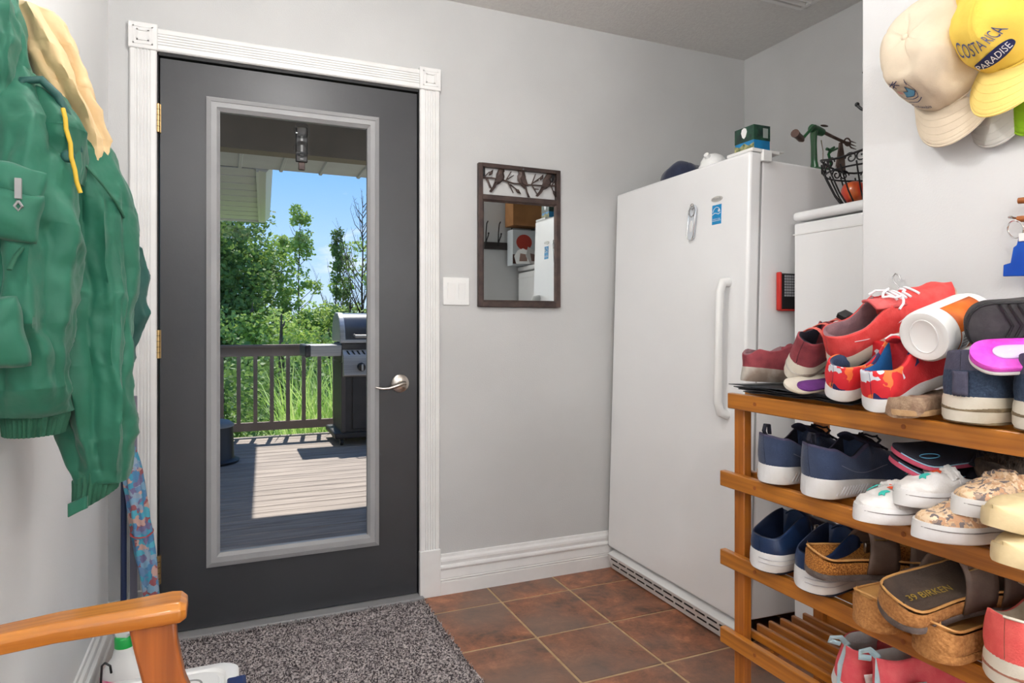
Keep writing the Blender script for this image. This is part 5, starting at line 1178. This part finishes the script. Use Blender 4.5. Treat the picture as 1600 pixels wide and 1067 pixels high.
t=tag(obj('wire_cable_hook',B().tube([(-.330,2.17,.006),(-.320,2.13,.12),(-.315,2.11,.165),(-.305,2.09,.180),(-.292,2.085,.172),(-.290,2.09,.150)],.003,8),M['black']),'bent black wire hook beside the spray bottle','hook')

# storage bin with latches
bn=thing('storage_bin','white plastic storage bin with a navy latch on the rug, behind the chair arm','storage bin',(-.11,1.47,.017))
x0,x1,yy0,yy1=-.285,.020,1.20,1.655
def rr2(x0,x1,y0,y1,r,n=6):
    o=[]
    for cx,cy,a in ((x1-r,y1-r,0),(x0+r,y1-r,90),(x0+r,y0+r,180),(x1-r,y0+r,270)):
        for k in range(n+1): o.append((cx+r*math.cos(R(a+90*k/n)),cy+r*math.sin(R(a+90*k/n))))
    return o
def loft_rr(specs):
    b=B(); v=[];f=[]
    for (i_,z) in specs: v+=[(a,c_,z) for a,c_ in rr2(x0+i_,x1-i_,yy0+i_,yy1-i_,.035)]
    n=28; m=len(specs)
    for i in range(m-1):
        for k in range(n): f.append((i*n+k,i*n+(k+1)%n,(i+1)*n+(k+1)%n,(i+1)*n+k))
    f.append(tuple(range(n-1,-1,-1))); f.append(tuple((m-1)*n+k for k in range(n))); return b.add(v,f)
obj('tub',loft_rr([(.030,.018),(.026,.024),(.012,.285),(.004,.288),(.004,.30)]),mat('frosted_tub',(222,226,232),rough=.35),bn,world=True)
lidb=obj('lid',loft_rr([(-.004,.298),(-.006,.304),(-.004,.322),(.004,.328),(.022,.328),(.026,.322),(.034,.322),(.038,.330),(.045,.331)]),M['white_plastic'],bn,world=True,bevel=0)
obj('lid_ridge',B().tube([(a,c_,.3315) for a,c_ in rr2(x0+.07,x1-.07,yy0+.07,yy1-.07,.02)]+[(x1-.07,yy1-.09,.3315)],.0022,6,up=(0,0,1)),M['grey_plastic'],lidb,world=True)
LT=mat('navy_latch',(34,48,96),rough=.4)
for yl in (1.52,1.33): 
    l_=obj('latch',B().box(x1-.004,x1+.018,yl-.045,yl+.045,.262,.334).box(x1-.020,x1+.014,yl-.035,yl+.035,.326,.338),LT,bn,world=True,bevel=.004,seg=3)
    obj('latch_rib',B().box(x1+.016,x1+.021,yl-.03,yl+.03,.275,.280).box(x1+.016,x1+.021,yl-.03,yl+.03,.295,.300),LT,l_,world=True)

# oak armchair
ch=thing('oak_armchair','honey oak armchair against the left wall, only its far arm showing in front','chair',(-.10,.80,0))
def arm(yc,nm='arm'):
    pts=[]; b=B(); sec=[]
    prof=lambda w_,h: [(-w_,-h*.55),(-w_*.92,-h),(w_*.92,-h),(w_,-h*.55),(w_,h*.35),(w_*.72,h),(-w_*.72,h),(-w_,h*.35)]
    st_=[(-.340,.022,.012,.690),(-.30,.024,.012,.704),(-.20,.026,.0125,.712),(-.11,.029,.013,.714),(-.070,.031,.0135,.7155),(-.058,.030,.0130,.7150),(-.050,.022,.009,.7135)]
    v=[];f=[]
    for x,w_,h,zc_ in st_: v+=[(x,yc+a,zc_+c_) for a,c_ in prof(w_,h)]
    n=8
    for i in range(len(st_)-1):
        for k in range(n): f.append((i*n+k,i*n+(k+1)%n,(i+1)*n+(k+1)%n,(i+1)*n+k))
    f.append(tuple(range(n-1,-1,-1))); f.append(tuple((len(st_)-1)*n+k for k in range(n)))
    return obj(nm,b.add(v,f),M['chair'],ch,world=True,ang=25,bevel=.002)
def post(yc):
    v=[];f=[]; st_=[(-.092,.702,.028),(-.088,.67,.026),(-.078,.62,.025),(-.058,.565,.025),(-.030,.515,.026),(-.004,.47,.026),(.012,.43,.027),(.016,.40,.027)]
    for x,z_,w_ in st_: v+=[(x-w_,yc-.013,z_),(x+w_,yc-.013,z_),(x+w_,yc+.013,z_),(x-w_,yc+.013,z_)]
    for i in range(len(st_)-1):
        for k in range(4): f.append((i*4+k,i*4+(k+1)%4,(i+1)*4+(k+1)%4,(i+1)*4+k))
    f.append((3,2,1,0)); m=4*(len(st_)-1); f.append((m,m+1,m+2,m+3))
    return obj('arm_post',B().add(v,f),M['chairz'],ch,world=True,ang=30,bevel=.004)
for yc in (1.012,.50): arm(yc); post(yc)
obj('seat',B().box(-.31,.10,.47,1.04,.40,.435),M['chair'],ch,world=True,bevel=.014,seg=3)
for x in (-.29,.06):
    for y in (.50,1.00): obj('leg',B().tube([(x,y,.41),(x*1.06,y,.2),(x*1.08 if x>0 else x*1.02,y,.0)],[.020,.017,.014],14),M['chairz'],ch,world=True)
for y in (.52,.99): obj('back_post',B().tube([(-.300,y,.42),(-.325,y,.55),(-.345,y,.69)],[.018,.015,.014],12),M['chairz'],ch,world=True)
obj('back_rail',B().box(-.357,-.337,.50,1.01,.63,.70),M['chair'],ch,world=True,bevel=.005)
for k in range(5): obj('spindle',B().tube([(-.305,.60+.077*k,.42),(-.345,.60+.077*k,.64)],.008,10),M['chairz'],ch,world=True)
for y in (.50,1.0): obj('stretcher',B().tube([(-.29,y,.16),(.065,y,.16)],.009,10),M['chair'],ch,world=True)

# ================================================================ OUTSIDE
DZ=-.05; RY=7.25
dk=struct(thing('deck','grey-beige painted wooden deck outside the door','deck',(1,5,DZ))); del dk['category']
obj('joist_bed',B().box(-5,7,YB+.15,RY+.1,DZ-.25,DZ-.031),M['rail'],dk,world=True,smooth=False)
nb=int((RY+.1-2.76)/.142); b=B().box(-6,6,-.0665,.0665,-.028,0)
d0_=obj('deck_board',b,M['deck'],dk,smooth=False,bevel=.003,seg=1); rg=random.Random(2)
for k in range(nb):
    o=d0_ if k==0 else d0_.copy()
    if k: COL.objects.link(o)
    o.location=(0,2.83+k*.142-5,rg.uniform(-.001,.001))
struct(obj('ground',B().grid(lambda u,v:Vector((-60+120*u,RY+.2+90*v,-.95+.25*noise.noise(Vector((u*9,v*9,0)))-.3*(1-v))),50,50),M['grass']))
# house wall on the outside
SID=mat('beige_siding',(190,180,160),rough=.6)
rl=thing('deck_railing','brown-grey wooden railing with square balusters along the far edge of the deck','railing',(1,RY,DZ))
def rb(n_,b,**k): return obj(n_,b,M['rail'],rl,world=True,bevel=.004,**k)
rb('top_cap',B().box(-5,7,RY-.05,RY+.06,.865,.893)); rb('top_rail',B().box(-5,7,RY-.02,RY+.02,.775,.866)); rb('bottom_rail',B().box(-5,7,RY-.022,RY+.022,.015,.100))
b0=obj('baluster',B().box(-.019,.019,-.019,.019,0,.69),M['rail'],rl,bevel=.003,seg=1)
for k in range(66):
    o=b0 if k==0 else b0.copy()
    if k: COL.objects.link(o)
    o.location=(-5.0+k*.158,0,.150-DZ-.01-.05)
for x in (-4.2,-1.6,2.35,5.2): rb('railing_post',B().box(x-.045,x+.045,RY-.045,RY+.045,DZ-.3,.865))
# porch beam, soffit, roof
struct(obj('porch_beam',B().box(-5,7,4.88,5.02,2.30,2.62),M['beam'],smooth=False))['label']='dark beige porch beam above the door'
pc=struct(obj('porch_ceiling',B().box(-5,7,YB+.15,4.9,2.60,2.64),M['beam'],smooth=False))
so=struct(thing('soffit','ribbed beige eave soffit','soffit',(1,5.26,2.30))); del so['category']
s0=None
for k in range(40):
    x=-5+k*.30
    bb=B().box(0,.292,-.24,.24,0,.012).prism([(.280,-.014),(.300,-.014),(.306,0),(.274,0)],-.24,.24,'Y')
    if s0 is None: s0=obj('soffit_panel',bb,M['soffit'],so,smooth=False); o=s0
    else: o=s0.copy(); COL.objects.link(o)
    o.location=(x-1,0,.012)
struct(obj('porch_roof',B().prism([(YB+.1,3.35),(YB+.1,2.66),(5.0,2.63),(5.50,2.325),(5.52,2.46)],-5,7,'X'),mat('shingle_roof',(96,90,86),(70,66,64),rough=.9,scale=30),smooth=False))
gu=struct(obj('eave_gutter',B().box(.3,7,5.50,5.59,2.33,2.44),M['gutter'],bevel=.01)); gu['label']='cream gutter along the porch eave'
# side wing: soffit + fascia + gutter running out over the deck on the left
wg=struct(thing('wing_roof','side wing roof with beige soffit over the left of the deck','roof',(.2,5.4,2.30),(0,0,-math.atan2(.13,2.75)))); del wg['category']
for k in range(9):
    bb=B().box(-1.9,0,0,.285,0,.012).box(-1.9,0,.278,.302,-.006,.006)
    if k==0: w0=obj('soffit_panel',bb,M['soffit'],wg,smooth=False); o=w0
    else: o=w0.copy(); COL.objects.link(o)
    o.location=(0,+.14+k*.30,.012)
obj('fascia',B().box(0,.02,.12,2.85,-.012,.16),M['gutter'],wg,smooth=False)
b=B().prism([(.02,.0),(.075,-.01),(.125,.05),(.130,.13),(.02,.13)],.12,2.85,'Y'); obj('gutter',b,M['gutter'],wg,ang=20)
obj('end_fascia',B().box(-1.9,.06,2.83,2.85,-.012,.16),M['gutter'],wg,smooth=False)
obj('roof_deck',B().prism([(-2.4,1.3),(-2.4,.02),(.0,.02),(.06,.16)],.12,2.87,'Y'),bpy.data.materials['shingle_roof'],wg,smooth=False)
struct(obj('wing_wall',B().box(-4.0,-1.72,YB+.15,8.2,DZ,2.31),SID,smooth=False))
# thermometer on the glass
th=thing('window_thermometer','black window thermometer held by two clear suction cups on the door glass','thermometer',(.262,YB+.035,1.79))
tb=obj('body',B().box(-.022,.022,.002,.016,-.070,.065),M['black'],th,bevel=.004); obj('bracket',B().box(-.012,.012,.002,.014,-.100,-.070),M['darkmetal'],th,bevel=.003)
for z_ in (.050,-.020): obj('suction_cup',B().lathe([(.001,-.004),(.030,0),(.031,.003),(.018,.006),(.008,.012),(.001,.013)],28,(0,-.006,z_),'Y'),glass_mat('clear_rubber',(.86,.86,.86,1),.35),th)
obj('scale_marks',B().box(-.006,.006,.0005,.0018,-.06,-.057).box(-.006,.006,.0005,.0018,-.045,-.042).box(-.004,.004,.0005,.0018,-.03,-.005).box(-.004,.004,.0005,.0018,.01,.03),M['grey_plastic'],tb)

# ---- barbecue
bq=thing('gas_barbecue','black gas barbecue with steel side shelf and control panel standing at the railing','barbecue',(1.42,6.60,DZ))
SS=mat('brushed_stainless',(196,192,186),(176,172,168),rough=.35,metal=.55,scale=3,stretch=(1,30,30)); BK=mat('black_enamel',(40,46,56),rough=.3,coat=.4); BKp=mat('black_painted_steel',(34,32,32),(46,42,42),rough=.5,scale=12)
def q_(n_,b,m,par=bq,**k): return obj(n_,b,m,par,world=True,**k)
q_('cabinet',B().box(1.000,1.86,6.42,6.95,.06,.74),BKp,bevel=.006)
for x in (1.10,1.48): q_('cabinet_door',B().box(x,x+.35,6.405,6.42,.10,.68),BKp,bevel=.006)
q_('corner_trim',B().box(.995,1.035,6.40,6.44,.05,.74),mat('dark_trim',(74,66,62),rough=.5),bevel=.004)
q_('base_tray',B().box(.93,1.93,6.36,7.0,.02,.075),BKp,bevel=.015)
for x in (1.0,1.86):
    for y in (6.42,6.93): q_('caster',B().lathe([(.001,-.015),(.028,-.015),(.032,-.008),(.032,.008),(.028,.015),(.001,.015)],18,(x,y,DZ+.034),'X').box(x-.02,x+.02,y-.02,y+.02,DZ+.05,.03),M['black'])
# control panel, slanted
q_('control_panel',B().prism([(6.40,.60),(6.31,.62),(6.36,.80),(6.42,.86),(6.50,.86),(6.50,.60)],1.005,1.855,'X'),SS,bevel=.006)
b=B()
for k in range(16): b.add([(1.06+k*.048,6.374,.815),(1.075+k*.048,6.374,.815),(1.055+k*.048,6.396,.85),(1.040+k*.048,6.396,.85)],[(0,1,2,3)])
q_('vent_slots',b,M['black'],solid=.006)
for x in (1.17,1.43,1.69):
    kb=q_('knob',B().cyl((x,6.335,.70),(x,6.29,.692),.040,.034,24),M['black']); q_('knob_grip',B().box(x-.008,x+.008,6.268,6.295,.665,.725),SS,kb,bevel=.003)
q_('side_shelf',B().box(.70,1.0,6.42,6.90,.80,.905),SS,bevel=.006); q_('shelf_end_cap',B().box(.665,.72,6.41,6.91,.795,.91),BKp,bevel=.015,seg=3)
q_('right_side_shelf',B().box(1.86,2.16,6.42,6.90,.80,.905),SS,bevel=.006); q_('right_shelf_end_cap',B().box(2.14,2.195,6.41,6.91,.795,.91),BKp,bevel=.015,seg=3)
q_('firebox',B().box(1.0,1.86,6.43,6.92,.74,.925),BKp,bevel=.01)
hp=[(6.42,.93),(6.41,.955),(6.44,1.05),(6.50,1.15),(6.58,1.205),(6.74,1.215),(6.86,1.17),(6.93,1.06),(6.94,.93)]
hd=q_('hood',B().prism(hp,1.03,1.83,'X'),BK,ang=50,bevel=.006)
hp2=[(y+(.006 if y>6.7 else -.008),z_+.006) for y,z_ in hp]
q_('hood_end_cap',B().prism(hp2,.985,1.035,'X'),SS,bevel=.006); q_('hood_end_cap',B().prism(hp2,1.825,1.875,'X'),SS,bevel=.006)
q_('hood_lip',B().box(.985,1.875,6.395,6.44,.925,.955),SS,bevel=.004)
q_('hood_gauge',B().cyl((1.43,6.445,1.09),(1.43,6.425,1.10),.05,n=28),SS,hd); q_('hood_handle',B().tube([(1.12,6.43,1.0),(1.12,6.36,.99),(1.74,6.36,.99),(1.74,6.43,1.0)],.013,10),SS,hd)

# ---- black drum stool at left of the deck
ds=thing('black_deck_box','small black deck box with grey rounded lid at the left of the deck','box',(-.13,6.05,DZ))
obj('body',B().lathe([(.001,0),(.22,0),(.23,.02),(.20,.03),(.185,.05),(.178,.30),(.001,.30)],32),M['black'],ds,ang=40); obj('lid',B().lathe([(.001,.30),(.185,.30),(.187,.315),(.15,.345),(.08,.36),(.001,.365)],32),mat('grey_lid',(120,124,126),rough=.5),ds,ang=60)
t=thing('potted_ornament','dark cast metal ornament standing on the lawn side left of the railing','ornament',(-.10,7.55,-1.1))
obj('stem',B().tube([(0,0,0),(0,0,1.2)],[.05,.03],12),M['black'],t)
b=B()
for k in range(5):
    b.tube([(.09*math.cos(k*1.25),.02,1.2+.08*k+.04*math.sin(q*.8)) if False else (.07*math.cos(q*.7+k),.03*math.sin(k),1.20+.07*k+.05*math.sin(q*.7)) for q in range(9)],.014,6)
obj('scrolls',b,M['black'],t)

# ---- vegetation
def leaves(n,fn,size,seed):
    rr=random.Random(seed); b=B(); v=[];f=[]
    for k in range(n):
        p=fn(rr)
        if p is None: continue
        s_=size*rr.uniform(.6,1.3); a=Vector((rr.gauss(0,1),rr.gauss(0,1),rr.gauss(0,.7))).normalized(); c_=a.orthogonal().normalized(); c_.rotate(Matrix.Rotation(rr.uniform(0,6.28),3,a))
        i=len(v); v+=[p,p+a*s_*.5+c_*s_*.3,p+a*s_,p+a*s_*.5-c_*s_*.3]; f.append((i,i+1,i+2,i+3))
    return b.add(v,f)
def trunk(h,r,nb,seed,up=.6,ln=.3,tw=False):
    rr=random.Random(seed); b=B(); pts=[Vector((.02*h*noise.noise(Vector((seed,k*.3,0))),.02*h*noise.noise(Vector((k*.3,seed,4))),h*k/10)) for k in range(11)]
    b.tube(pts,[r*(1-.09*k) for k in range(11)],8)
    for k in range(nb):
        z_=rr.uniform(.22,.95)*h; p=Vector((0,0,z_)); a=rr.uniform(0,6.28); l=ln*h*(1.1-z_/h)*rr.uniform(.6,1.2)
        q1=p+Vector((math.cos(a)*l*.5,math.sin(a)*l*.5,l*up*.5)); q2=p+Vector((math.cos(a)*l*.8,math.sin(a)*l*.8,l*up*1.3))
        b.tube([p,q1,q2],[r*.3,r*.2,r*.06],5)
        if tw:
            for j in range(4):
                t_=rr.uniform(.3,1); s_=p.lerp(q2,t_); d_=Vector((rr.gauss(0,.3),rr.gauss(0,.3),rr.uniform(.3,1)))*l*.45; b.tube([s_,s_+d_],[r*.09,r*.03],4)
    return b
def crown_fn(h,kind,seed):
    rr0=random.Random(seed); 
    if kind=='dense':
        cl=[(Vector((rr0.gauss(0,.16*h),rr0.gauss(0,.14*h),h*rr0.uniform(.12,.92))),h*rr0.uniform(.07,.15)) for _ in range(46)]
    elif kind=='sapling':
        cl=[]
        for _ in range(34):
            t_=rr0.random()**.8; z_=h*(.25+.75*t_); w_=.11*h*(1.05-t_)+.012*h; cl.append((Vector((rr0.gauss(0,w_*.6),rr0.gauss(0,w_*.6),z_)),h*rr0.uniform(.02,.045)))
    else:
        cl=[(Vector((rr0.gauss(0,.42*h),rr0.gauss(0,.3*h),h*rr0.uniform(.08,.8))),h*rr0.uniform(.12,.26)) for _ in range(26)]
    def fn(rr):
        c0,r_=rr.choice(cl); d=Vector((rr.gauss(0,1),rr.gauss(0,1),rr.gauss(0,1))).normalized()*r_*rr.uniform(.4,1.0)**.5
        p=c0+d; return p if p.z>0 else None
    return fn
protos={}
def tree(kind,h,mt,nl,size,seed,name,label,cat,x,y,group,zg=-1.0,rot=0,sc=1):
    key=(kind,mt,seed)
    if key in protos:
        t=copy_tree(protos[key]); t.location=(x,y,zg); t.rotation_euler=(0,0,rot); t.scale=(sc,)*3; tag(t,label,cat,group); return t
    t=thing(name,label,cat,(x,y,zg),(0,0,rot),group); t.scale=(sc,)*3
    if kind=='bare': obj('trunk',trunk(h,.07,34,seed,1.2,.34,True),M['bark'],t,fix=False)
    else: obj('trunk',trunk(h,.05 if kind=='sapling' else .12,18 if kind!='bush' else 6,seed,.9,.2),M['bark'],t,fix=False)
    if nl: stuff(obj('foliage',leaves(nl,crown_fn(h,kind,seed),size,seed),M[mt],t,fix=False,smooth=False))
    protos[key]=t; return t
G='trees beyond the lawn'; ORD=['first','second','third','fourth','fifth','sixth','seventh','eighth','ninth','tenth','eleventh','twelfth']
tree('dense',6.6,'leafB',11000,.20,1,'leafy_tree','tall dense tree at the left of the door glass, below the wing roof','tree',-.75,25,None)
tree('dense',5.6,'leafA',11000,.19,2,'leafy_tree','round leafy tree in front of the tall dense tree at the left of the glass','tree',.45,26.5,None,sc=.98)
tree('sapling',6.9,'leafA',2300,.15,3,'young_poplar','tallest slender young poplar in the middle of the door glass','tree',2.67,28,None,sc=1.0)
tree('sapling',5.9,'leafA',2000,.15,4,'young_poplar','slender poplar left of the tallest poplar','tree',1.95,27,None,sc=.95)
tree('sapling',6.0,'leafB',1900,.15,5,'young_poplar','slender poplar between the tallest poplar and the bare tree','tree',4.25,28.5,None)
tree('bare',7.4,None,0,0,6,'bare_tree','leafless tree at the right edge of the door glass','tree',5.15,27.5,None)
tree('bare',5.4,None,0,0,7,'bare_tree','shorter leafless tree left of the taller leafless tree','tree',4.7,29.5,None)
rt=random.Random(9)
for k,x in enumerate([-13,-10.5,-8,-5.6,-3.4,-1.6,7.0,8.8,10.8,13,15.2,17.5]):
    tree('dense',6.6 if k%2 else 5.6,('leafB','leafA')[(k+1)%2],11000,.20,(1,2)[(k+1)%2] if k%2 else 2,'leafy_tree','dense leafy tree in the tree line, '+ORD[k]+' from its left end','tree',x,26+rt.uniform(-2,3),G,rot=rt.uniform(0,6),sc=rt.uniform(.85,1.1))
for k in range(11):
    x=-3+k*1.25; tree('bush',2.6,('leafA','leafC','leafB')[k%3],4200,.15,20+k%3,'shrub',ORD[k]+' leafy shrub from the left in the front hedge row below the trees','shrub',x,23.5+rt.uniform(-1,1.2),'shrubs at the foot of the trees',rot=rt.uniform(0,6),sc=rt.uniform(.75,1.12))
for k in range(9):
    x=1.6+k*.75; tree('bush',2.6,('leafC','leafA','leafC')[k%3],4200,.15,20+(1,0,1)[k%3],'shrub',ORD[k]+' bright green shrub from the left in the back row under the poplars','shrub',x,27.5+rt.uniform(-.5,2.2),'shrubs under the poplars',rot=rt.uniform(0,6),sc=rt.uniform(.9,1.25))
tree('bush',2.2,'leafB',5200,.11,41,'near_shrub','dark shrub close behind the railing at the left of the glass','shrub',-.2,10.5,None,zg=-1.1,sc=.92)
tree('bush',2.2,'leafB',5200,.11,41,'near_shrub','shrub rising above the railing left of the reeds','shrub',1.0,14.0,None,zg=-1.0,rot=2,sc=1.05)
# tall reeds just beyond the railing
def reeds(x0,x1,y0,y1,n,h,seed):
    rr=random.Random(seed); b=B(); v=[];f=[]
    for k in range(n):
        x,y=rr.uniform(x0,x1),rr.uniform(y0,y1); hh=h*rr.uniform(.6,1.05); a=rr.uniform(0,6.28); bend=rr.uniform(.1,.45)*hh; w_=rr.uniform(.006,.013); m=7; i0=len(v)
        px,py=math.cos(a+PI/2),math.sin(a+PI/2)
        for j in range(m):
            t_=j/(m-1); q=Vector((x+math.cos(a)*bend*t_**2.2,y+math.sin(a)*bend*t_**2.2,hh*(t_-.25*t_**4*bend/hh*2))); ww=w_*(1-t_**3)
            v+=[q+Vector((px*ww,py*ww,0)),q-Vector((px*ww,py*ww,0))]
        for j in range(m-1): f.append((i0+2*j,i0+2*j+1,i0+2*j+3,i0+2*j+2))
    return b.add(v,f)
t=stuff(obj('reeds',reeds(.62,2.4,RY+.35,RY+1.5,1100,2.05,5),M['blade'],fix=False,smooth=False,loc=(0,0,-1.15))); tag(t,'tall bright green reeds growing behind the railing','grass')
t=stuff(obj('flower_bed_plants',leaves(2600,lambda r:Vector((r.uniform(-1,3.5),RY+r.uniform(.15,.6),r.uniform(0,.75)*r.random())),.07,3),M['leafC'],fix=False,smooth=False,loc=(0,0,-.95))); tag(t,'low leafy plants along the foot of the railing','plants')
